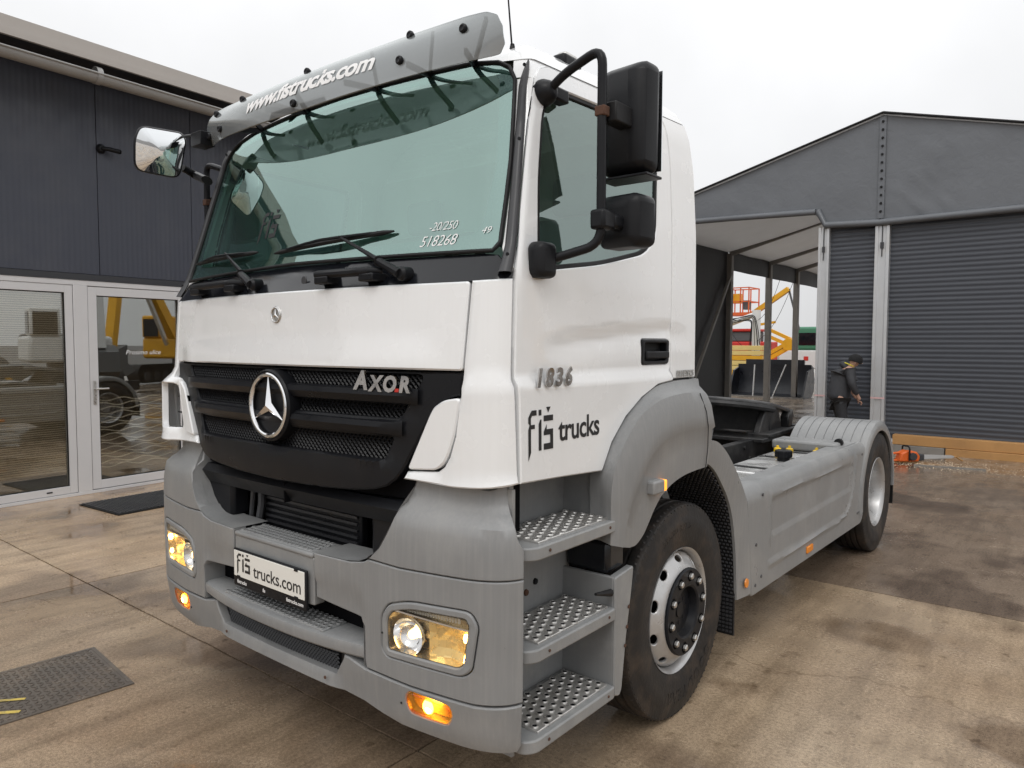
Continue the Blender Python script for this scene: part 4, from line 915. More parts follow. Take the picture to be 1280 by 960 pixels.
# number plate
NP = empty('number_plate', (0, -.034, .746)); NP.parent = TR
MB().box((-.268, 0, -.035), (.268, .012, .132)).build('plate_frame', 'black_plastic', NP, bevel=.005)
MB().box((-.258, -.003, .0105), (.258, .004, .1245)).build('plate_sheet', 'plate_white', NP, bevel=.0015)
decal('lettering', polys_vf(LOGO), lambda x, y, h: (-.232+x*.104, -.0040, .020+y*.100), 'letter_black', NP)
decal('lettering', text_mesh('trucks.com', .078, 0, .0006, .98), lambda x, y, h: (.068+x, -.0040, .055+y), 'letter_black', NP)
for x, s in ((-.20, 'fistrucks'), (-.03, 'fis'), (.19, 'fistrucks.com')): decal('lettering', text_mesh(s, .022, .1, .0006), lambda x_, y_, h, x=x: (x+x_, -.0012, -.012+y_), 'letter_white', NP)
for x, z in ((-.22, .0125), (.205, .1225), (.205, .0125)): MB().box((x-.012, -.005, z-.004), (x+.012, -.002, z+.004)).build('clip', 'black_plastic', NP)
# ---------------------------------------------------------------- behind the bumper: cross beam, radiator
b = MB(); n_ = 20
prof = [(.065, 1.150), (.045, 1.185), (.075, 1.215), (.14, 1.215), (.14, 1.12), (.08, 1.125)]
b.grid(lambda x, i: (x, prof[i % 6][0]+.03*abs(x)**2, prof[i % 6][1]-.02), [-.70+1.4*k/n_ for k in range(n_+1)], range(7)); b.build('cross_beam', 'black_plastic', TR)
MB().box((-.006, .052, 1.10), (.0, .13, 1.20)).build('beam_joint', 'cavity', TR)
MB().box((-.42, .22, .86), (.30, .26, 1.16)).build('radiator', 'black_plastic', TR, bevel=.01)
b = MB()
for k in range(9): b.box((-.40, .212, .90+k*.028), (.28, .221, .912+k*.028))
tag(b.build('radiator_fins', 'dark_trim', TR), kind='stuff')
b = MB(); b.tube([(-.47, .18, .94), (-.46, .19, 1.10)], .013, 8); b.tube([(-.40, .18, .95), (-.395, .19, 1.02), (-.41, .2, 1.08)], .018, 8); b.build('hose', 'dark_trim', TR)
for sg in (1, -1): MB().box((min(sg*.50, sg*.80), .10, .95), (max(sg*.50, sg*.80), .20, 1.18)).build('bracket', 'black_plastic', TR, bevel=.02)
MB().box((-1.05, .30, .42), (1.05, .34, 1.32)).build('cavity_back', 'cavity', TR)
MB().box((-.95, .26, 1.262), (.95, 1.5, 1.29)).build('cab_underside', 'cavity', TR)
# ---------------------------------------------------------------- side steps
XS = 1.205
for sg in (1, -1):
    A = lambda a, b: ((min(sg*a[0], sg*b[0]), min(a[1], b[1]), min(a[2], b[2])), (max(sg*a[0], sg*b[0]), max(a[1], b[1]), max(a[2], b[2])))
    ST = empty('side_steps'); ST.parent = TR
    MB().box(*A((.93, .20, .34), (.955, .80, 1.30))).build('back_panel', 'grey_step', ST)
    rp = MB(); rp.box(*A((.95, .755, .36), (1.20, .775, .845))); rp.build('end_panel', 'grey_step', ST, bevel=.004); MB().box(*A((.95, .757, .985), (1.152, .775, 1.262))).build('end_panel', 'grey_step', ST)
    MB().box(*A((.95, .185, .34), (1.14, .20, 1.28))).build('front_panel', 'grey_step', ST)
    MB().box(*A((.955, .19, 1.03), (1.12, .215, 1.30))).build('pillar_strip', 'grey_plastic', ST)
    for zi, z in enumerate((1.088, .730, .410)):
        x0, x1, y0, y1 = .985, XS, .20, .752
        out = rpoly([(.957, .19), (XS-.02, .19), (XS+.01, .23), (XS+.012, y1+.004), (.957, y1+.004)], [0, .03, .05, .02, 0])
        out = [(sg*x, y) for x, y in out]
        tr_ = MB(); tr_.prism(out, 'z', z-.052, z-.004); o = tr_.build('step', 'grey_step', ST, bevel=.006)
        # chamfered lip and perforated plate
        nx, ny = 5, 11
        xa, xb = (.985, 1.19); 
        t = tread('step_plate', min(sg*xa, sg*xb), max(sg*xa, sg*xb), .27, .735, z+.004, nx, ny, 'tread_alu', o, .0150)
        for yy in (.30, .70): MB().lathe([(0, .006), (.003, .005), (.003, 0)], (sg*(XS+.012), yy, z-.026), 'x', 8).build('rivet', 'rust', o)
    for y, z in ((.50, .80), (.46, .47), (.56, .83)): MB().lathe([(-.002, .014), (sg*.006, .012), (sg*.006, 0)], (sg*.956, y, z), 'x', 10).build('bolt', 'rust' if z < .82 else 'black_plastic', ST)
    MB().lathe([(0, .022), (sg*.002, .022), (sg*.002, 0)], (sg*.957, .385, .875), 'x', 14).build('access_hole', 'cavity', ST)
    pn = MB(); pn.box(*A((.956, .23, .775), (.962, .43, 1.0))); pn.build('cover_plate', 'grey_plastic', ST, bevel=.004)
    # outer arch plate between steps and wheel
    ap = rpoly([(.756, .845), (.905, .862), (.893, .78), (.850, .58), (.818, .372), (.80, .345), (.756, .36)], .012)
    patch('arch_plate', lambda u, v: (XS+.004, u, v), ap, 'grey_step', ST, depth=.03, bev=.005, res=.05, sg=sg)
    for y, z in ((.862, .70), (.848, .62), (.835, .545)): MB().lathe([(0, .008), (sg*.003, .007), (sg*.003, 0)], (sg*(XS+.006), y, z), 'x', 10).build('rivet', 'rust', ST)
    MB().box(*A((.96, .765, .845), (1.17, .90, .985))).build('air_box', 'black_gloss', ST, bevel=.02)
    cl = MB(); cl.tube([(sg*1.203, .62, .815), (sg*1.196, .68, .80), (sg*1.20, .735, .79)], [.006, .010, .016], 8); cl.build('cable', 'rubber', ST)
# ---------------------------------------------------------------- front wheel arch fender
def cat(pts, n):
    """Catmull-Rom through pts, n samples"""
    P_ = [Vector(p) for p in pts]; P_ = [P_[0]*2-P_[1]]+P_+[P_[-1]*2-P_[-2]]; out = []; m = len(pts)-1
    for k in range(n):
        t = k/(n-1)*m; i = min(int(t), m-1); f = t-i; a, b, c, d = P_[i], P_[i+1], P_[i+2], P_[i+3]
        out.append(.5*((2*b)+(-a+c)*f+(2*a-5*b+4*c-d)*f*f+(-a+3*b-3*c+d)*f**3))
    return out
NF = 40
O_ = cat([(1.150, .735, 1.00), (1.150, .735, 1.14), (1.150, .740, 1.272), (1.152, .812, 1.38), (1.153, .921, 1.472), (1.153, 1.056, 1.546), (1.153, 1.208, 1.596), (1.153, 1.379, 1.609), (1.153, 1.50, 1.611), (1.153, 1.62, 1.611)], NF)
C_ = cat([(1.205, .722, .985), (1.207, .722, 1.10), (1.210, .722, 1.215), (1.210, .770, 1.330), (1.212, .920, 1.468), (1.213, 1.075, 1.528), (1.214, 1.22, 1.550), (1.214, 1.379, 1.556), (1.214, 1.50, 1.548), (1.208, 1.605, 1.535)], NF)
M_ = cat([(1.226, .790, .965), (1.230, .800, 1.04), (1.236, .83, 1.12), (1.240, .89, 1.21), (1.243, .985, 1.31), (1.244, 1.10, 1.37), (1.244, 1.24, 1.392), (1.244, 1.36, 1.396), (1.242, 1.50, 1.392), (1.236, 1.640, 1.38)], NF)
I_ = cat([(1.220, .850, .950), (1.222, .900, .953), (1.225, .955, .985), (1.227, 1.00, 1.032), (1.229, 1.05, 1.085), (1.230, 1.11, 1.128), (1.230, 1.21, 1.164), (1.230, 1.32, 1.183), (1.230, 1.44, 1.190), (1.228, 1.570, 1.190)], NF)
for sg in (1, -1):
    b = MB()
    def fs(i, j):
        o, c, m, q = O_[i], C_[i], M_[i], I_[i]
        pts = [o-Vector((.05, 0, 0)), o, o.lerp(c, .45)+Vector((-.016, 0, 0)), o.lerp(c, .85)+Vector((-.004, 0, 0)), c, c.lerp(m, .33)+Vector((.009, 0, 0)), c.lerp(m, .7)+Vector((.004, 0, 0)), m, m+(q-m)*.06+Vector((-.006, 0, 0)), m.lerp(q, .5)+Vector((-.001, 0, 0)), q, q-Vector((.012, 0, -.004)), q-Vector((.16, 0, 0))]
        p = pts[j]; return (sg*p.x, p.y, p.z)
    b.grid(fs, range(NF), range(13))
    # close the two ends
    for i in (0, NF-1): b.add([fs(i, j) for j in range(13)], [tuple(range(13))])
    fe = b.build('front_fender', 'grey_plastic', TR, smooth=38)
    sm = MB(); sm.tube([(sg*(p.x+.004), p.y, p.z) for p in (Vector((1.214, 1.50, 1.548)), Vector((1.235, 1.53, 1.46)), Vector((1.240, 1.542, 1.39)), Vector((1.238, 1.545, 1.29)), Vector((1.229, 1.545, 1.19)))], .0022, 6); sm.build('fender_joint', 'rubber', fe)
    # marker lamp on the fender
    ml = MB(); ml.box((min(sg*1.225, sg*1.268), .965, 1.150), (max(sg*1.225, sg*1.268), 1.060, 1.208)); o = ml.build('marker_lamp', 'grey_plastic', TR, bevel=.010, seg=3)
    MB().box((min(sg*1.23, sg*1.266), 1.062, 1.155), (max(sg*1.23, sg*1.266), 1.085, 1.203)).build('amber_lens', 'lit_amber', o, bevel=.006)
    # rear half of the arch with rubber flap
    RO = cat([(1.214, 1.600, 1.305), (1.216, 1.70, 1.300), (1.220, 1.80, 1.250), (1.222, 1.91, 1.160), (1.224, 2.01, 1.055), (1.225, 2.09, .95), (1.225, 2.14, .80), (1.225, 2.17, .62), (1.225, 2.185, .40)], 30)
    RI = cat([(1.20, 1.560, 1.20), (1.20, 1.64, 1.192), (1.20, 1.73, 1.145), (1.20, 1.82, 1.065), (1.20, 1.90, .98), (1.20, 1.96, .88), (1.20, 2.00, .76), (1.20, 2.03, .60), (1.20, 2.05, .395)], 30)
    b = MB()
    def rs(i, j):
        o, q = RO[i], RI[i]; pts = [o-Vector((.35, 0, 0)), o-Vector((.02, 0, 0)), o, o.lerp(q, .35)+Vector((.004, 0, 0)), q, q-Vector((.02, 0, 0)), q-Vector((.35, 0, 0))]
        p = pts[j]; return (sg*p.x, p.y, p.z)
    b.grid(rs, range(30), range(7)); b.add([rs(29, j) for j in range(7)], [tuple(range(7))]); b.build('rear_arch', 'grey_plastic', TR, smooth=38)
    fl = MB(); fl.grid(lambda i, x: (sg*x, RI[int(i)].y-.012, RI[int(i)].z), range(3, 30), [.86, 1.19]); fl.build('splash_flap', 'rubber', TR)
    kn = MB()
    pr_ = [RI[i] for i in range(3, 30)]
    L_ = [0.0]
    for a, b2 in zip(pr_, pr_[1:]): L_.append(L_[-1]+(b2-a).length)
    nr = int(L_[-1]/.021)
    for r_ in range(nr):
        s_ = r_*.021
        i = max(k for k in range(len(L_)) if L_[k] <= s_+1e-9); i = min(i, len(L_)-2); p = pr_[i].lerp(pr_[i+1], (s_-L_[i])/(L_[i+1]-L_[i])); tdir = (pr_[i+1]-pr_[i]).normalized(); nd = Vector((0, -tdir.z, tdir.y)); nd = nd if nd.y < 0 else -nd
        for c_ in range(15):
            x = .875+c_*.0215+(.01 if r_ % 2 else 0); q = p+nd*.014; e = Vector((.007, 0, 0)); t2 = tdir*.0055
            base = Vector((x, q.y, q.z)); kn.add([tuple(Vector((sg*w.x, w.y, w.z))) for w in (base-e-t2, base+e-t2, base+e+t2, base-e+t2, base+nd*.006-e*.6-t2*.6, base+nd*.006+e*.6-t2*.6, base+nd*.006+e*.6+t2*.6, base+nd*.006-e*.6+t2*.6)], [(4, 5, 6, 7), (0, 1, 5, 4), (1, 2, 6, 5), (2, 3, 7, 6), (3, 0, 4, 7)])
    tag(kn.build('flap_knobs', 'dark_trim', TR, smooth=0), kind='stuff')
    MB().box(A((.87, 2.035, .20), (1.19, 2.05, .43))[0], A((.87, 2.035, .20), (1.19, 2.05, .43))[1]).build('mud_flap', 'rubber', TR)
    kn = MB()
    for r_ in range(10):
        for c_ in range(15): kn.box(*A((.882+c_*.0205, 2.027, .215+r_*.0215), (.895+c_*.0205, 2.036, .226+r_*.0215)))
    tag(kn.build('flap_knobs', 'dark_trim', TR, smooth=0), kind='stuff')
    MB().lathe([(0, .026), (sg*.006, .024), (sg*.006, 0)], (sg*1.226, 2.115, .478), 'x', 20).build('reflector', 'amber', TR)
    MB().box(*A((.80, 1.0, 1.19), (1.15, 1.62, 1.215))).build('arch_liner', 'cavity', TR)
    MB().box(*A((.62, .80, .55), (.66, 2.1, 1.25))).build('arch_inner', 'cavity', TR)
    # ---------------------------------------------------------------- side skirt
    ridge = [(2.46, .500), (3.9, .478), (4.12, .495), (4.22, .55), (4.30, .66), (4.345, .80), (4.36, .905)]
    ridge2 = [(4.27, .868), (2.47, .908), (2.47, .635)]
    def dist(p, ln):
        p = Vector(p); best = 9
        for a, b in zip(ln, ln[1:]):
            a, b = Vector(a), Vector(b); t = max(0, min(1, (p-a).dot(b-a)/(b-a).length_squared)); best = min(best, (a+(b-a)*t-p).length)
        return best
    def skx(y, z): 
        t = max(0, (z-.90)/.10); return 1.226-.075*(1-math.sqrt(max(0, 1-min(1, t)**2)))
    def sko(u, v): return .014*math.exp(-(dist((u, v), ridge)/.012)**2)+.008*math.exp(-(dist((u, v), ridge2)/.010)**2)-.008*smooth((4.25-u)/.02)*smooth((u-2.49)/.02)*smooth((.885-v+.02*0)/.02)*smooth((v-.66)/.02)
    so = rpoly([(2.20, .375), (4.585, .335), (4.66, .42), (4.70, .60), (4.695, .82), (4.665, .994), (2.085, 1.002), (2.105, .96)], [.02, .05, .1, .1, .1, .03, .02, .02])
    sk = patch('side_skirt', lambda u, v: (skx(u, v), u, v), so, 'grey_plastic', TR, off=sko, depth=.03, bev=.008, res=.017, sg=sg)
    MB().box(*A((1.222, 3.16, .405), (1.238, 3.28, .450))).build('side_marker', 'amber', sk, bevel=.006)
    for y, z in ((2.25, .43), (2.34, .46), (2.34, .93), (4.50, .44), (4.45, .44), (2.25, .66), (4.55, .90)): MB().lathe([(0, .010), (sg*.004, .009), (sg*.004, 0)], (sg*1.226, y, z), 'x', 12).build('bolt', 'dark_trim', sk)
    MB().box(*A((1.05, 2.10, .955), (1.16, 4.62, .985))).build('skirt_rail', 'grey_plastic', sk)
    # ---------------------------------------------------------------- rear fender
    rc = Vector((0, 5.112, .505)); b = MB(); xs = []
    R0 = .625
    gx = [.62]+[.665+.0725*k for k in range(8)]
    prof = []
    for k, x in enumerate(gx[1:]): prof += [(x-.0045, 0), (x-.002, -.006), (x+.002, -.006), (x+.0045, 0)]
    prof = [(.605, -.05), (.60, -.012), (.607, 0)]+prof+[(1.205, 0), (1.225, -.005), (1.238, -.022), (1.242, -.05), (1.240, -.085), (1.222, -.085)]
    an = [math.radians(a) for a in range(-2, 189, 5)]
    def rf(i, j): a = an[i]; x, d = prof[j]; r_ = R0+d; return (sg*x, rc.y+r_*math.cos(a), rc.z+r_*math.sin(a)*(.995))
    b.grid(rf, range(len(an)), range(len(prof))); b.build('rear_fender', 'grey_plastic', TR, smooth=30)
    MB().box(*A((.64, 5.735, .30), (1.225, 5.75, .62))).build('mud_flap', 'rubber', TR)
    MB().box(*A((.60, 4.46, .86), (1.0, 4.50, 1.0))).build('fender_front', 'grey_plastic', TR, bevel=.01)
# ---------------------------------------------------------------- wheels
def tyre_profile(w=.147, R=.514, r=.292):
    tread = [-.118, -.078, -.074, -.066, -.062, -.030, -.026, -.018, -.014, .014, .018, .026, .030, .062, .066, .074, .078, .118]
    dep = [0, 0, .013, .013, 0, 0, .013, .013, 0, 0, .013, .013, 0, 0, .013, .013, 0, 0]
    side = [(.100, r-.008), (.122, r), (.130, r+.012), (.139, r+.05), (.146, r+.10), (w, r+.135), (.1455, r+.139), (.1455, r+.147), (.144, r+.150), (.140, R-.040), (.135, R-.022), (.134, R-.018), (.131, R-.010)]
    return [(-h, q) for h, q in side]+[(h, R-d-.003*(h/.118)**2) for h, d in zip(tread, dep)]+list(reversed(side))
def wheel(x, y, sg, front):
    root = empty('wheel'); root.parent = TR; c = (sg*x, y, .509)
    ty = MB().lathe([(sg*h, q) for h, q in tyre_profile()], c, 'x', 72, True).build('tyre', 'tyre', root, smooth=28)
    # shoulder blocks
    kn = MB()
    for k in range(90):
        a = 2*PI*k/90; R_ = Matrix.Rotation(a, 3, 'X')
        for s_ in (1, -1):
            vs = [Vector((sg*s_*.112, -.0045, .5135)), Vector((sg*s_*.136, -.0045, .497)), Vector((sg*s_*.136, .0045, .497)), Vector((sg*s_*.112, .0045, .5135)), Vector((sg*s_*.112, -.0045, .505)), Vector((sg*s_*.132, -.0045, .487)), Vector((sg*s_*.132, .0045, .487)), Vector((sg*s_*.112, .0045, .505))]
            kn.add([Vector(c)+R_ @ (v*1.003) for v in vs], [(0, 1, 2, 3), (0, 1, 5, 4), (2, 3, 7, 6), (1, 2, 6, 5)])
    tag(kn.build('tread_blocks', 'tyre', ty, smooth=0), kind='stuff')
    def sidewall(t, th0):
        v, f = t
        def fn(px, py, h):
            r_ = .405+py; a = th0-px/.405
            return (c[0]+sg*(.1462+h), c[1]+sg*r_*math.cos(a), c[2]+r_*math.sin(a))
        return decal('lettering', t, fn, 'tyre', ty, .0015)
    if front:
        sidewall(text_mesh('GOODYEAR', .075, 0, .001, 1.3), -PI*.42); sidewall(text_mesh('295/80 R22.5', .045, 0, .0005, 1.2), PI*.55)
    if front:
        rimp = [(-.125, .29), (-.10, .268), (-.02, .266), (.05, .270), (.085, .274), (.105, .281), (.121, .287), (.128, .292), (.133, .2985), (.130, .2985), (.112, .294), (.10, .288), (.05, .278), (-.1, .285)]
        rm = MB().lathe([(sg*h, q) for h, q in rimp], c, 'x', 64, True).build('rim', 'rim', root, smooth=50)
        # dish with ten oval vents
        r0 = .25
        def D(u, v):
            a = u/r0; t = v/.075; hh = .098+.062*max(0, t)**.9; r_ = .274-.072*t
            return (c[0]+sg*hh, c[1]+sg*r_*math.cos(a), c[2]+r_*math.sin(a))
        hs = []
        for k in range(10):
            ca = (k+.5)/10*2*PI*r0; hs.append([(ca+.029*math.cos(q), .026+.0145*math.sin(q)) for q in [2*PI*i/14 for i in range(14)]])
        me = patch('dish', D, [(0, 0), (2*PI*r0, 0), (2*PI*r0, .075), (0, .075)], 'rim', rm, holes=hs, depth=.012, bev=.003, res=.02)
        MB().lathe([(sg*.02, .25), (sg*.018, 0)], c, 'x', 40).build('brake_drum', 'cavity', rm)
        hb = MB().lathe([(sg*h, q) for h, q in [(.130, .206), (.166, .206), (.172, .200), (.172, .128), (.166, .118), (.127, .108), (.122, .07), (.120, 0)]], c, 'x', 48).build('hub_cover', 'hub', root, smooth=30)
        for k in range(10):
            a = 2*PI*(k+.25)/10; p = Vector((c[0]+sg*.172, c[1]+.1675*math.cos(a), c[2]+.1675*math.sin(a)))
            MB().lathe([(0, .026), (-sg*.002, .024), (sg*.001, .021), (sg*.0015, 0)], p, 'x', 16).build('nut_seat', 'cavity', hb)
            MB().lathe([(0, .0165), (sg*.011, .0155), (sg*.015, .011), (sg*.016, 0)], p, 'x', 6).build('wheel_nut', 'steel', hb, smooth=20)
        for k in range(8):
            a = 2*PI*k/8; p = Vector((c[0]+sg*.122, c[1]+.062*math.cos(a), c[2]+.062*math.sin(a)))
            MB().lathe([(0, .013), (sg*.010, .012), (sg*.012, 0)], p, 'x', 8).build('hub_bolt', 'hub', hb)
        MB().lathe([(0, .040), (sg*.016, .036), (sg*.018, 0)], (c[0]+sg*.120, c[1], c[2]), 'x', 24).build('hub_cap', 'hub', hb)
    else:
        rimp = [(.130, .2985), (.133, .294), (.127, .286), (.115, .272), (.10, .266), (.03, .262), (-.02, .252), (-.06, .240), (-.075, .22), (-.085, .19), (-.08, .15), (-.06, .135), (-.03, .13), (-.028, .10), (.01, .095), (.012, 0)]
        MB().lathe([(sg*h, q) for h, q in rimp], c, 'x', 64, caps=False).build('rim', 'rim', root, smooth=50)
        for k in range(10):
            a = 2*PI*(k+.5)/10; p = Vector((c[0]-sg*.078, c[1]+.1675*math.cos(a), c[2]+.1675*math.sin(a)))
            MB().lathe([(0, .017), (sg*.03, .016), (sg*.032, 0)], p, 'x', 6).build('wheel_nut', 'steel', root)
    return root
for sg in (1, -1):
    wheel(1.028, 1.44, sg, True); wheel(1.092, 5.112, sg, False)
    c = (sg*.74, 5.112, .509); MB().lathe([(sg*h, q) for h, q in tyre_profile()], c, 'x', 48, True).build('inner_tyre', 'tyre', TR, smooth=28)
# ---------------------------------------------------------------- chassis
for sg in (1, -1):
    x = sg*.40; b = MB(); b.box((x-.035, .5, .78), (x+.035, 6.25, .98)); b.build('frame_rail', 'frame_black', TR, bevel=.006)
    b = MB()
    for y in (2.3, 2.9, 3.5, 4.1, 4.7, 5.3, 5.9): b.lathe([(0, .018), (sg*.014, .018), (sg*.014, 0)], (sg*.435, y, .93), 'x', 6); b.lathe([(0, .018), (sg*.014, .018), (sg*.014, 0)], (sg*.435, y+.12, .83), 'x', 6)
    tag(b.build('frame_bolts', 'frame_black', TR), kind='stuff')
for y in (1.9, 2.8, 3.7, 4.6, 5.6, 6.2): MB().box((-.38, y-.05, .80), (.38, y+.05, .93)).build('cross_member', 'frame_black', TR, bevel=.006)
MB().tube([(-.98, 1.44, .48), (.98, 1.44, .48)], .06, 12).build('front_axle', 'frame_black', TR)
MB().tube([(-.95, 5.112, .509), (-.25, 5.112, .509), (-.2, 5.112, .509), (.2, 5.112, .509), (.25, 5.112, .509), (.95, 5.112, .509)], [.08, .08, .22, .22, .08, .08], 16).build('rear_axle', 'frame_black', TR)
b = MB(); b.box((-.30, .55, .55), (.30, 1.55, 1.22)); b.box((-.24, 1.5, .6), (.24, 2.2, 1.1)); b.build('engine', 'frame_black', TR, bevel=.05, seg=3)
b = MB(); b.tube([(0, 2.2, .8), (0, 4.95, .6)], .06, 12); b.build('drive_shaft', 'frame_black', TR)
# fifth wheel coupling
FW = empty('fifth_wheel', (0, 4.72, 1.0)); FW.parent = TR
h = []
for k in range(33):
    a = math.radians(-58+296*k/32); h.append((.46*math.cos(a)*1.0, -.10+.46*math.sin(a)*-1.0))
pl = [(.46*math.cos(a), -.05-.46*math.sin(a)) for a in [math.radians(q) for q in range(0, 181, 8)]]
pl = pl+[(-.46, .10), (-.42, .52), (-.22, .60), (-.10, .30), (0, .14), (.10, .30), (.22, .60), (.42, .52), (.46, .10)]
tilt = Matrix.Rotation(math.radians(-9), 4, 'X')
b = MB(); b.prism(pl, 'z', .22, .255); o = b.build('coupling_plate', 'grease_plate', FW, bevel=.012, seg=3); o.matrix_local = tilt
for s_ in (1, -1):
    b = MB(); b.prism([(-.28, .0), (.30, .0), (.20, .20), (-.12, .22)], 'x', s_*.40-.03, s_*.40+.03); b.box((s_*.43-.1, -.30, -.02), (s_*.43+.1, .34, .02)); b.build('pedestal', 'frame_black', FW, bevel=.01)
b = MB(); b.prism([(-.44, .0), (.44, .0), (.42, .20), (-.42, .20)], 'y', -.04, .0); o = b.build('skirt_rib', 'frame_black', FW); o.matrix_local = tilt
b = MB(); pp = [tuple(tilt.to_3x3() @ Vector((.455*math.cos(a), -.05-.455*math.sin(a), .20))) for a in [math.radians(q) for q in range(0, 181, 6)]]; b.tube(pp, .03, 8); b.build('plate_rim', 'frame_black', FW)
b = MB(); b.prism([(.45, .0), (.56, .02), (.60, .12), (.57, .17), (.52, .12), (.49, .15), (.45, .10)], 'x', .36, .44); b.build('lock_lever', 'frame_black', FW, bevel=.01)
MB().box((-.52, -.42, -.05), (.52, .44, -.012)).build('mounting_plate', 'frame_black', FW, bevel=.008)
b = MB()
random.seed(3)
for k in range(9):
    y = 2.0+random.uniform(0, .5); x = random.uniform(-.35, .35); b.tube([Vector((x, y, 1.0)), Vector((x+random.uniform(-.1, .1), y+.25, 1.10+random.uniform(0, .12))), Vector((x+random.uniform(-.2, .2), y+.6, 1.05)), Vector((x, y+1.1, .98))], .014, 6)
tag(b.build('air_hoses', 'rubber', TR), kind='stuff')
# fuel tank and battery box on the left, plain tank on the right
for sg in (1, -1):
    pr_ = rpoly([(.58, .42), (1.13, .42), (1.13, .925), (.58, .925)], .14, 6)
    b = MB(); b.prism([(sg*x, z) for x, z in pr_], 'y', 3.02, 4.30); tk = b.build('fuel_tank', 'alu_tank', TR, bevel=.012, seg=3)
    for y in (3.22, 3.78, 4.12):
        s_ = MB(); q = rpoly([(.575, .415), (1.135, .415), (1.135, .931), (.575, .931)], .145, 6); n_ = len(q); s_.add([(sg*x, y+d, z) for d in (-.022, .022) for x, z in q], [(i, (i+1) % n_, n_+(i+1) % n_, n_+i) for i in range(n_)]); s_.build('strap', 'rubber', tk)
    if sg > 0:
        cp = MB().lathe([(0, .045), (.03, .045), (.032, .058), (.075, .060), (.082, .054), (.085, 0)], (.90, 3.66, .922), 'z', 24).build('filler_cap', 'black_plastic', tk)
        b = MB()
        for k in range(14): a = 2*PI*k/14; b.box((.90+.057*math.cos(a)-.004, 3.66+.057*math.sin(a)-.004, .956), (.90+.057*math.cos(a)+.004, 3.66+.057*math.sin(a)+.004, 1.0))
        tag(b.build('cap_ribs', 'black_plastic', cp), kind='stuff')
        MB().box((.55, 2.42, .45), (1.10, 2.98, .87)).build('battery_box', 'alu_tank', TR, bevel=.02)
        b = MB(); b.box((.62, 2.46, .868), (1.08, 2.70, .885)); b.build('box_lid', 'plate_white', TR, bevel=.006)
        b = MB(); b.tube([(.98, 2.32, .80), (.96, 2.36, .90), (.99, 2.40, .88)], .02, 8); b.lathe([(0, .03), (.04, .03), (.045, .0)], (.93, 2.33, .86), 'z', 10); b.build('valve', 'rust', TR)
        MB().box((.62, 4.20, .93), (1.12, 4.46, 1.01)).build('rear_box', 'grey_plastic', TR, bevel=.02)
        for x_, y_ in ((.80, 4.10), (.72, 4.06), (1.0, 4.12)): MB().lathe([(0, .030), (.028, .028), (.034, .012), (.05, .010), (.05, 0)], (x_, y_, .93), 'z', 12).build('drain_plug', 'yellow', TR)
        MB().lathe([(0, .032), (.04, .032), (.05, .02), (.05, 0)], (1.10, 4.33, 1.005), 'y', 12).build('coupling_head', 'rubber', TR)
# ---------------------------------------------------------------- mirrors
def rbox(name, c, s, m, parent, bev, rz=0, rx=0, taper=0):
    b = MB(); x, y, z = s[0]/2, s[1]/2, s[2]/2; t = 1-taper
    b.add([(-x*t, -y*.55, -z), (x*t, -y*.55, -z), (x*t, y, -z), (-x*t, y, -z), (-x, -y*.55, z), (x, -y*.55, z), (x, y, z), (-x, y, z), (-x*.75, -y, -z*.8), (x*.75, -y, -z*.8), (x*.75, -y, z*.8), (-x*.75, -y, z*.8)],
          [(0, 1, 2, 3)[::-1], (4, 5, 6, 7), (2, 3, 7, 6), (1, 2, 6, 5), (3, 0, 4, 7), (8, 9, 10, 11), (0, 1, 9, 8), (1, 5, 10, 9), (5, 4, 11, 10), (4, 0, 8, 11)])
    o = b.build(name, m, parent, bevel=bev, seg=4, smooth=50); o.location = c; o.rotation_euler = (rx, 0, rz); return o
for sg in (1, -1):
    MR = empty('door_mirror'); MR.parent = TR
    path = rpath([(sg*1.075, .47, 2.705), (sg*1.16, .455, 2.745), (sg*1.318, .45, 2.795), (sg*1.318, .45, 2.125), (sg*1.15, .36, 2.072)], .06, 6)
    MB().tube(path, .0165, 12).build('mirror_arm', 'black_plastic', MR)
    m1 = MB(); m1.lathe([(-sg*.03, .048), (sg*.0, .05), (sg*.03, .038), (sg*.045, .02), (sg*.045, 0)], (sg*1.06, .47, 2.70), 'x', 18); m1.box((min(sg*1.05, sg*1.10), .47, 2.675), (max(sg*1.05, sg*1.10), .57, 2.725)); m1.build('upper_mount', 'black_plastic', MR, bevel=.008)
    rbox('lower_mount', (sg*1.155, .325, 2.070), (.075, .10, .125), 'black_plastic', MR, .022)
    hz = rbox('mirror_housing', (sg*1.312, .645, 2.590), (.205, .13, .395), 'black_plastic', MR, .035, rz=sg*-.10, taper=.04)
    rbox('wide_angle_housing', (sg*1.318, .625, 2.222), (.185, .14, .19), 'black_plastic', MR, .032, rz=sg*-.10)
    MB().box((min(sg*1.215, sg*1.41), .712, 2.41), (max(sg*1.215, sg*1.41), .716, 2.77)).build('mirror_glass', 'mirror_glass', MR, bevel=.0)
    cl = MB(); cl.box((sg*1.318-.020, .432, 2.562), (sg*1.318+.020, .470, 2.596)); cl.build('clamp', 'rust', MR, bevel=.004)
    cl = MB(); cl.box((sg*1.318-.012, .47, 2.545), (sg*1.318+.045, .59, 2.615)); cl.build('mirror_joint', 'rubber', MR, bevel=.006)
    cl = MB(); cl.box((sg*1.318-.030, .42, 2.175), (sg*1.318+.030, .50, 2.245)); cl.box((sg*1.318-.02, .49, 2.185), (sg*1.318+.03, .57, 2.235)); cl.build('clamp', 'black_plastic', MR, bevel=.012)
    MB().box((min(sg*1.22, sg*1.42), .585, 2.376), (max(sg*1.22, sg*1.42), .70, 2.386)).build('drip_lip', 'black_plastic', MR, bevel=.003)
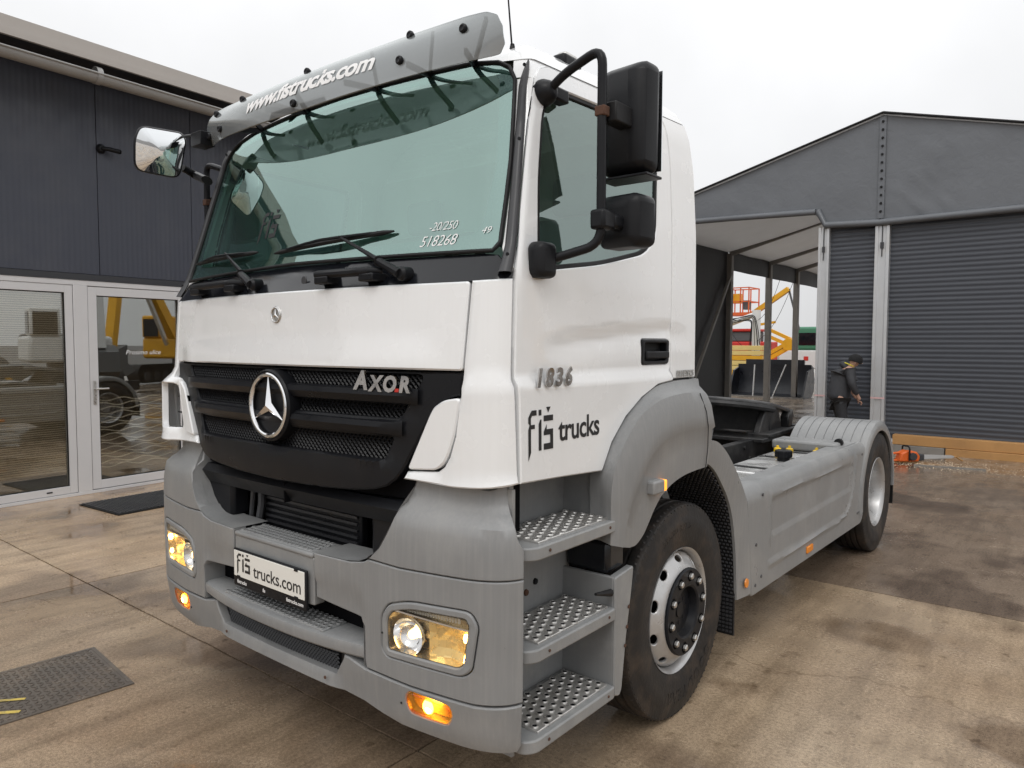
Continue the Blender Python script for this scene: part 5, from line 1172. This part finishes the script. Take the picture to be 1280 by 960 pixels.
# kerb mirror on the passenger side
KM = empty('kerb_mirror'); KM.parent = TR
cen = Vector((-1.235, .15, 2.785)); nz_ = Vector((.96, -.20, -.19)).normalized(); ex = Vector((0, 0, 1)).cross(nz_).normalized(); ey = nz_.cross(ex)
ol = rpoly([(x_*.84, y_*.84) for x_, y_ in [(-.145, -.125), (.115, -.140), (.148, .10), (.118, .142), (-.118, .142), (-.148, .06)]], .05, 5)
b = MB(); n_ = len(ol); rings = [(1.0, .012), (1.04, .0), (1.03, -.02), (.8, -.06), (.3, -.08)]
b.add([cen+ex*x*s_+ey*y*s_+nz_*d for s_, d in rings for x, y in ol], [(i*n_+k, i*n_+(k+1) % n_, (i+1)*n_+(k+1) % n_, (i+1)*n_+k) for i in range(4) for k in range(n_)]+[tuple(range(4*n_, 5*n_))]); b.build('shell', 'black_plastic', KM)
b = MB(); b.add([cen+nz_*.030]+[cen+ex*x*s_+ey*y*s_+nz_*(.006+.024*(1-s_*s_)) for s_ in (.25, .5, .75, .985) for x, y in ol], [(0, 1+k, 1+(k+1) % n_) for k in range(n_)]+[(1+i*n_+k, 1+(i+1)*n_+k, 1+(i+1)*n_+(k+1) % n_, 1+i*n_+(k+1) % n_) for i in range(3) for k in range(n_)]); b.build('mirror_glass', 'mirror_glass', KM, smooth=80)
b = MB(); b.tube([cen+ex*.12-ey*.06-nz_*.03, cen+ex*.20-ey*.09-nz_*.05, Vector((-1.04, .30, 2.64))], [.018, .022, .022], 10, squash=1.4); b.build('arm', 'black_plastic', KM)
b = MB(); b.tube([cen+ex*.10+ey*.10-nz_*.03, Vector((-1.0, .24, 2.86)), Vector((-.95, .30, 2.86))], .008, 8); b.box((-1.05, .22, 2.80), (-.95, .30, 2.87)); b.build('bracket', 'black_plastic', KM, bevel=.01)
# roof marker lamps and aerial
for sg in (1, -1):
    p = Vector((sg*.93, .80, 2.925)); b = MB(); b.box((p.x-.035, p.y-.07, p.z-.03), (p.x+.035, p.y+.06, p.z+.03)); o = b.build('roof_lamp', 'black_plastic', TR, bevel=.015, seg=3)
    b = MB(); b.box((p.x-.028, p.y-.05, p.z+.012), (p.x+.028, p.y+.045, p.z+.044)); b.build('lens', 'steel', o, bevel=.018, seg=3)
b = MB(); b.tube([(.88, .50, 2.90), (.90, .44, 3.15), (.93, .38, 3.45)], [.004, .003, .002], 6); b.lathe([(0, .014), (.03, .008), (.03, 0)], (.88, .50, 2.90), 'z', 10); b.build('aerial', 'black_plastic', TR)
# ---------------------------------------------------------------- worker at the roller door
def skin(name, joints, edges, m, parent, sub=2):
    """joints: list of (xyz, radius or (rx, ry)); a Skin modifier grown over the edges, applied"""
    me = bpy.data.meshes.new(name); me.from_pydata([j[0] for j in joints], edges, []); o = bpy.data.objects.new(name, me); COL.objects.link(o)
    o.modifiers.new('skin', 'SKIN'); 
    for i, j in enumerate(joints):
        r = j[1]; me.skin_vertices[0].data[i].radius = r if isinstance(r, tuple) else (r, r)
    me.skin_vertices[0].data[0].use_root = True
    s = o.modifiers.new('sub', 'SUBSURF'); s.levels = sub; s.render_levels = sub
    dg = bpy.context.evaluated_depsgraph_get(); dg.update(); nm = bpy.data.meshes.new_from_object(o.evaluated_get(dg)); bpy.data.objects.remove(o); bpy.data.meshes.remove(me)
    nm.name = name; nm.shade_smooth(); return link(name, nm, m, parent)
mat('skin', (.50, .30, .22), .55, var=.06); mat('jacket', (.042, .044, .050), .7, var=.3, scale=20, bump=.5, bscale=22); mat('trousers', (.025, .026, .03), .8, var=.3); mat('beanie', (.012, .012, .013), .9, bump=.4, bscale=120); mat('hi_vis', (.75, .65, .05), .6); mat('boot', (.03, .025, .02), .6); mat('jacket_panel', (.10, .10, .105), .7, var=.2)
PE = empty('person', (-.70, 11.28, 0), math.radians(28)); tag(PE, 'person in dark jacket and black beanie bending by the roller door', 'person')
# local: +x is where the person faces
J = [((-.02, 0, .88), .10), ((0, 0, 1.06), .105), ((.06, 0, 1.24), .115), ((.115, 0, 1.36), .085), ((.165, 0, 1.42), .05), ((.205, 0, 1.475), .085), ((.235, 0, 1.53), .078),
     ((.10, .15, 1.34), .055), ((.14, .20, 1.12), .042), ((.25, .13, .93), .032), ((.29, .10, .87), .035),
     ((.10, -.15, 1.34), .055), ((.13, -.20, 1.12), .042), ((.24, -.14, .92), .032), ((.275, -.12, .86), .035),
     ((-.02, .09, .84), .085), ((.05, .10, .46), .058), ((-.03, .10, .09), .042), ((.10, .11, .045), .036),
     ((-.02, -.09, .84), .085), ((.04, -.10, .46), .058), ((-.06, -.10, .09), .042), ((.07, -.11, .045), .036)]
E_ = [(0, 1), (1, 2), (2, 3), (3, 4), (4, 5), (5, 6), (3, 7), (7, 8), (8, 9), (9, 10), (3, 11), (11, 12), (12, 13), (13, 14), (0, 15), (15, 16), (16, 17), (17, 18), (0, 19), (19, 20), (20, 21), (21, 22)]
skin('body', J, E_, 'skin', PE)
for sy, hx, hz in ((.10, .29, .87), (-.12, .275, .86)):
    for k in range(5):
        b = MB(); off = (-.028+.014*k); a = Vector((hx+.01, sy+off, hz-.02)); b.tube([a, a+Vector((.022, 0, -.035)), a+Vector((.012, 0, -.062 if k else -.035))], [.009, .0085, .007], 8); b.build('finger', 'skin', PE)
JK = [((-.035, 0, .80), (.165, .20)), ((-.02, 0, .98), (.155, .195)), ((.0, 0, 1.12), (.155, .20)), ((.05, 0, 1.26), (.15, .20)), ((.10, 0, 1.365), (.11, .13)), ((.10, .17, 1.335), .085), ((.135, .225, 1.12), .068), ((.235, .15, .955), .05), ((.10, -.17, 1.335), .085), ((.125, -.225, 1.12), .068), ((.225, -.16, .945), .05)]
skin('jacket', JK, [(0, 1), (1, 2), (2, 3), (3, 4), (4, 5), (5, 6), (6, 7), (4, 8), (8, 9), (9, 10)], 'jacket', PE)
skin('hood', [((.02, 0, 1.37), (.08, .13)), ((.07, 0, 1.42), (.085, .12)), ((.12, 0, 1.43), (.06, .09))], [(0, 1), (1, 2)], 'jacket', PE)
b = MB(); b.tube([(.115+.085*math.cos(a), .085*math.sin(a), 1.445+.04*math.cos(a+PI)) for a in [2*PI*k/20 for k in range(21)]], .009, 8, caps=False); b.build('collar', 'hi_vis', PE)
skin('trousers', [((-.03, 0, .90), (.14, .175)), ((-.025, .09, .80), .105), ((.05, .10, .46), .078), ((-.02, .10, .12), .068), ((-.025, -.09, .80), .105), ((.04, -.10, .46), .078), ((-.05, -.10, .12), .068)], [(0, 1), (1, 2), (2, 3), (0, 4), (4, 5), (5, 6)], 'trousers', PE)
b = MB(); prof = [(-.02, .108), (.02, .112), (.06, .104), (.095, .075), (.115, .035), (.118, 0)]; b.lathe(prof, (0, 0, 0), 'z', 24, caps=False); o = b.build('beanie', 'beanie', PE, smooth=60); o.location = (.222, 0, 1.505); o.rotation_euler = (0, .35, 0)
b = MB(); b.tube([(.30, 0, 1.485), (.325, 0, 1.462), (.302, 0, 1.452)], [.008, .016, .008], 8); b.build('nose', 'skin', PE)
for sy in (.085, -.085): b = MB(); b.tube([(.20, sy, 1.46), (.195, sy*1.12, 1.475), (.20, sy, 1.49)], .010, 6); b.build('ear', 'skin', PE)
for sy, x in ((.105, .0), (-.105, -.03)):
    b = MB(); b.prism([(x-.10, .0), (x+.18, .0), (x+.185, .05), (x+.10, .09), (x+.04, .14), (x-.09, .14)], 'y', sy-.05, sy+.05); b.build('boot', 'boot', PE, bevel=.02, seg=3)
# ---------------------------------------------------------------- chainsaw on the ground before the timber
CS = empty('chainsaw', (.42, 10.52, 0), math.radians(40)); tag(CS, 'orange chainsaw lying on the ground in front of the timber sill', 'chainsaw')
MB().prism([(-.10, .02), (.20, .02), (.22, .10), (.17, .17), (.02, .19), (-.06, .15)], 'y', -.08, .08).build('engine_housing', 'orange', CS, bevel=.02, seg=3)
MB().lathe([(0, .06), (-.03, .055), (-.035, .0)], (.10, -.08, .10), 'y', 18).build('starter_cover', 'dark_trim', CS)
b = MB(); b.tube(rpath([(-.08, 0, .03), (-.26, 0, .03), (-.27, 0, .12), (-.06, 0, .15)], .05), .018, 8); b.build('rear_handle', 'orange', CS)
b = MB(); b.tube(rpath([(.04, -.10, .04), (.04, -.10, .25), (.04, .10, .25), (.04, .10, .06)], .05), .012, 8); b.build('front_handle', 'rubber', CS)
MB().box((.20, -.05, .03), (.30, .06, .13)).build('sprocket_cover', 'dark_trim', CS, bevel=.015)
MB().prism(rpoly([(.28, .05), (.74, .062), (.79, .085), (.74, .108), (.28, .12)], .012), 'y', -.005, .005).build('guide_bar', 'galvanised', CS)
b = MB(); b.tube([(.80, .0, .085), (.95, .06, .012)], .012, 8); b.build('bar_cover', 'timber', CS)
sd = MB(); random.seed(11)
for k in range(700):
    x, y = random.gauss(.9, .5), random.gauss(10.55, .28); s = random.uniform(.004, .012); sd.add([(x, y, .001), (x+s, y+s*.3, .001), (x+s*.4, y+s, .006), (x-s*.3, y+s*.5, .003)], [(0, 1, 2), (0, 2, 3)])
mat('sawdust', (.62, .50, .36), .9, var=.2)
tag(sd.build('sawdust', 'sawdust', smooth=0), 'pale sawdust strewn on the ground around the chainsaw', 'sawdust', kind='stuff')
MB_p = empty('offcut_stick', (1.05, 10.35, .012), math.radians(12)); tag(MB_p, 'thin dark stick lying beside the chainsaw', 'stick')
MB().box((-.45, -.012, -.012), (.45, .012, .012)).build('stick', 'steel_post', MB_p)
# ---------------------------------------------------------------- machines beyond the tent
mat('bucket_black', (.010, .012, .018), .35, var=.3); mat('machine_yellow', (.78, .40, .015), .4, var=.08); mat('pale_yellow', (.78, .60, .22), .5, var=.08); mat('lift_orange', (.72, .13, .03), .45); mat('truck_green', (.06, .22, .13), .4); mat('machine_white', (.75, .76, .76), .4, var=.05); mat('machine_red', (.6, .04, .03), .4); mat('machine_grey', (.10, .105, .11), .5)
BK = empty('loader_bucket', (-6.05, 23.1, 0)); tag(BK, 'large black loader bucket standing behind the tent posts', 'bucket')
pr = [(-.55, .02), (.35, .02), (.55, .20), (.62, .60), (.50, 1.05), (.35, 1.10), (.40, .60), (.33, .26), (.25, .10), (-.55, .06)]
MB().prism(pr, 'x', -1.0, 1.0).build('shell', 'bucket_black', BK)
for s in (-1, 1): MB().prism([(-.55, .0), (.35, .0), (.60, .20), (.66, .60), (.52, 1.02), (-.05, .88)], 'x', s*1.25-.03, s*1.25+.03).build('cheek', 'bucket_black', BK)
for s in (-1, 1): MB().prism(pr, 'x', min(s*1.0, s*1.25), max(s*1.0, s*1.25)).build('shell', 'bucket_black', BK)
MB().box((-1.0, .42, 1.04), (1.0, .52, 1.26)).build('spill_guard', 'bucket_black', BK)
MB().box((-1.28, -.62, 0), (1.28, -.50, .05)).build('cutting_edge', 'steel_post', BK)
for k, (a, b_) in enumerate((((-6.42, 22.55, .02), (-6.40, 22.62, 1.10)), ((-5.75, 22.5, .02), (-5.35, 22.6, 1.12)))):
    P_ = empty('white_prop', a); tag(P_, ['white steel prop leaning upright on the black bucket', 'white steel prop leaning aslant on the black bucket'][k], 'prop')
    MB().tube([(0, 0, 0), tuple(Vector(b_)-Vector(a))], .022, 8).build('rod', 'machine_white', P_); MB().box((-.04, -.04, -.02), (.04, .04, 0)).build('foot', 'machine_white', P_)
BL = empty('boom_lift', (-8.5, 30, 0)); tag(BL, 'yellow articulated boom lift with orange basket beyond the tent', 'boom lift')
b = MB(); b.box((-1.2, -.9, .35), (1.2, .9, 1.0)); b.build('chassis', 'machine_yellow', BL, bevel=.05)
for sx in (-.8, .8):
    for sy in (-.95, .95): MB().lathe([(-.15, .30), (-.15, .38), (-.12, .42), (.12, .42), (.15, .38), (.15, .30)], (sx, sy, .42), 'y', 24).build('wheel', 'tyre', BL)
for z in (0, .22): MB().bar((-.35, -.1, .95+z), (.80, -.1, 1.62+z), .20, .16).build('lower_arm', 'machine_yellow', BL)
for z in (0, .28): MB().bar((.85, .1, 1.72+z), (-.25, .1, 2.20+z*1.1), .16, .14).build('middle_arm', 'machine_yellow', BL)
MB().lathe([(-.25, .26), (.25, .26), (.25, 0)], (.86, 0, 1.78), 'y', 16).build('elbow', 'machine_yellow', BL)
MB().bar((-.9, 0, 3.05), (.75, 0, 4.15), .22, .20).build('upper_boom', 'machine_yellow', BL)
MB().bar((-.7, .05, 2.62), (.2, .05, 2.75), .10).build('jib', 'machine_yellow', BL)
MB().bar((.75, 0, 4.15), (1.2, .1, 2.4), .07).build('cylinder', 'machine_grey', BL)
BS = MB(); BS.box((-1.85, -.6, 3.05), (-.75, .6, 3.18)); bs = BS.build('basket_floor', 'lift_orange', BL)
for x in (-1.85, -1.48, -1.12, -.75):
    for y in (-.6, .6): MB().bar((x, y, 3.18), (x, y, 4.25), .045).build('rail_post', 'lift_orange', bs)
for z in (3.65, 4.25):
    for y in (-.6, .6): MB().bar((-1.85, y, z), (-.75, y, z), .045).build('rail', 'lift_orange', bs)
    for x in (-1.85, -.75): MB().bar((x, -.6, z), (x, .6, z), .045).build('rail', 'lift_orange', bs)
MB().box((-1.55, -.5, 3.6), (-1.2, -.2, 4.0)).build('control_box', 'machine_yellow', bs); MB().box((-1.05, -.5, 3.3), (-.8, -.2, 3.7)).build('tool_box', 'machine_grey', bs)
YB = empty('counterweight_stand_in', (-8.35, 27.0, 0)); tag(YB, 'pale yellow beams standing in for an excavator counterweight beyond the black bucket', 'beams')  # beams stand in for a yellow excavator counterweight
for k in range(6): MB().box((-.75, -.4, .55+k*.20), (.75, .4, .73+k*.20)).build('beam', 'pale_yellow' if k % 3 else 'machine_yellow', YB, bevel=.01)
for x in (-.6, .6): MB().box((x-.1, -.4, 0), (x+.1, .4, .55)).build('trestle', 'machine_grey', YB)
RC = empty('red_tractor', (-9.9, 30.5, 0)); tag(RC, 'red and grey machine behind the yellow beams', 'machine')
MB().box((-.9, -.8, .7), (1.3, .8, 1.9)).build('body', 'machine_red', RC, bevel=.05); MB().box((-.6, -.7, 1.9), (.7, .7, 2.35)).build('cab', 'machine_grey', RC, bevel=.05); MB().box((-.7, -.8, 2.35), (.8, .8, 2.47)).build('roof', 'machine_red', RC, bevel=.04)
for x in (-.6, .9): MB().lathe([(-.2, .3), (-.2, .5), (.2, .5), (.2, .3)], (x, -.85, .5), 'y', 20).build('wheel', 'tyre', RC)
PM = empty('white_mast', (-8.45, 28.2, 0)); tag(PM, 'white mast with drooping black cables beyond the tent', 'mast')
MB().tube([(0, 0, 0), (0, 0, 3.2)], .17, 12).build('mast', 'machine_white', PM)
MB().tube([(0, 0, 3.05), (-1.4, 0, 2.55)], .11, 10).build('arm', 'machine_white', PM)
random.seed(5)
for k in range(9):
    x0 = -1.3+random.uniform(0, .2); z0 = 2.6+random.uniform(0, .25); q = random.uniform(-.3, .3)
    MB().tube(rpath([(x0, -.2, z0), (-.5, -.22, 2.85+q*.3), (-.05+q*.2, -.24, 2.9+q*.5), (.0+q*.6, -.24, 2.2+q), (q*.9, -.2, 1.5+q)], .4, 6), .012, 6).build('cable', 'rubber', PM)
for k, (a, b_) in enumerate((((1.4, .5, 4.6), (.1, -.2, 1.9)), ((.9, .5, 4.9), (.0, -.2, 2.7)), ((-1.5, 0, 3.2), (.0, -.2, 1.6)))):
    A_, B_ = Vector(a), Vector(b_); MB().tube([A_.lerp(B_, t/8)-Vector((0, 0, .5*math.sin(PI*t/8))) for t in range(9)], .010, 6).build('cable', 'rubber', PM)
GT = empty('green_truck', (-7.9, 36, 0)); tag(GT, 'green cab truck with white body beyond the tent', 'truck')
MB().box((-1.1, -1.0, 1.5), (1.2, 1.0, 2.65)).build('cab', 'truck_green', GT, bevel=.12, seg=3); MB().box((-.95, -1.02, 1.75), (.05, -.99, 2.35)).build('window', 'black_gloss', GT); MB().box((.15, -1.02, 1.75), (1.05, -.99, 2.35)).build('window', 'interior_grey', GT)
MB().box((-1.9, -1.0, .6), (1.4, 1.0, 1.5)).build('body', 'machine_white', GT, bevel=.05)
for x in (-1.2, .7): MB().lathe([(-.15, .3), (-.15, .5), (.15, .5), (.15, .3)], (x, -.95, .5), 'y', 20).build('wheel', 'tyre', GT)
for x in (-.6, .2, .9): MB().box((x-.1, -1.012, 1.0), (x+.12, -1.0, 1.2)).build('sign_plate', 'machine_red' if x < 0 else 'truck_green', GT)
# ---------------------------------------------------------------- machines across the yard, seen mirrored in the glass front
def excavator(loc, rz, c1, label):
    X = empty('excavator', loc, rz); tag(X, label, 'excavator')
    for s in (-1, 1):
        MB().prism(rpoly([(-1.9, .05), (1.9, .05), (2.1, .45), (1.9, .85), (-1.9, .85), (-2.1, .45)], .3), 'y', s*1.15-.28, s*1.15+.28).build('track', 'rubber', X)
        for k in range(6): MB().lathe([(-.02, .2), (.02, .2)], (-1.5+k*.6, s*1.15-.29, .35), 'y', 14).build('roller', 'machine_grey', X)
    MB().box((-1.9, -1.25, 1.1), (1.3, 1.25, 2.0)).build('house', c1, X, bevel=.12, seg=3); MB().box((-2.3, -1.2, 1.1), (-1.5, 1.2, 2.1)).build('counterweight', 'machine_grey', X, bevel=.15, seg=3)
    MB().lathe([(.85, .6), (1.1, .6)], (0, 0, 0), 'z', 24).build('turntable', 'machine_grey', X)
    MB().box((.2, .3, 2.0), (1.35, 1.2, 2.95)).build('cab', c1, X, bevel=.08, seg=3); MB().box((.35, 1.19, 2.1), (1.2, 1.22, 2.8)).build('window', 'black_gloss', X); MB().box((1.34, .4, 2.05), (1.37, 1.1, 2.8)).build('window', 'black_gloss', X)
    for a, b_, w in (((1.0, -.2, 1.9), (3.0, -.2, 4.6), .42), ((3.0, -.2, 4.6), (4.4, -.2, 4.4), .40)): MB().bar(a, b_, .35, w).build('boom', c1, X)
    MB().bar((4.4, -.2, 4.5), (4.9, -.2, 1.6), .28, .36).build('stick', c1, X)
    MB().bar((1.6, -.2, 1.7), (2.9, -.2, 3.9), .14).build('cylinder', 'steel', X)
    MB().prism([(4.6, 1.7), (5.2, 1.5), (5.3, .9), (4.7, .5), (4.2, .7), (4.6, 1.0)], 'y', -.7, .3).build('bucket', 'machine_grey', X)
excavator((11.5, 11.0, 0), math.radians(200), 'machine_white', 'white tracked excavator parked across the yard, mirrored in the glass door')
excavator((14.0, 17.5, 0), math.radians(250), 'machine_yellow', 'yellow tracked excavator parked farthest across the yard, mirrored in the glass')
WL = empty('wheel_loader', (10.2, 6.2, 0), math.radians(160)); tag(WL, 'yellow wheel loader across the yard, mirrored in the side window', 'wheel loader')
for x in (-1.4, 1.4):
    for y in (-.95, .95):
        w = MB().lathe([(-.25, .35), (-.25, .6), (-.2, .7), (.2, .7), (.25, .6), (.25, .35)], (x, y, .7), 'y', 28).build('wheel', 'tyre', WL); MB().lathe([(-.26, .36), (.26, .36)], (x, y, .7), 'y', 20).build('rim', 'machine_yellow', w)
MB().box((-2.3, -.7, .7), (-.4, .7, 1.9)).build('rear_body', 'machine_yellow', WL, bevel=.12, seg=3); MB().box((-.6, -.6, .6), (1.7, .6, 1.1)).build('front_frame', 'machine_grey', WL, bevel=.08)
MB().box((-.9, -.7, 1.5), (.3, .7, 2.9)).build('cab', 'machine_white', WL, bevel=.1, seg=3); MB().box((-.7, -.72, 1.8), (.15, .72, 2.7)).build('window', 'black_gloss', WL)
for y in (-.45, .45): MB().bar((.6, y, 1.5), (2.6, y, .6), .16, .28).build('lift_arm', 'machine_yellow', WL)
MB().prism([(2.4, .05), (3.3, .05), (3.35, .12), (2.7, .25), (2.5, .6), (2.7, 1.1), (2.55, 1.15), (2.3, .6)], 'y', -1.2, 1.2).build('bucket', 'machine_grey', WL)
# ---------------------------------------------------------------- keep the tree at thing > part > sub-part
def depth(o):
    d = 0
    while o.parent: o = o.parent; d += 1
    return d
for o in sorted(bpy.data.objects, key=depth):
    if depth(o) > 2:
        loc = o.matrix_basis.copy(); p = o.parent
        while depth(p) > 1: loc = p.matrix_basis @ loc; p = p.parent
        o.parent = p; o.matrix_basis = loc
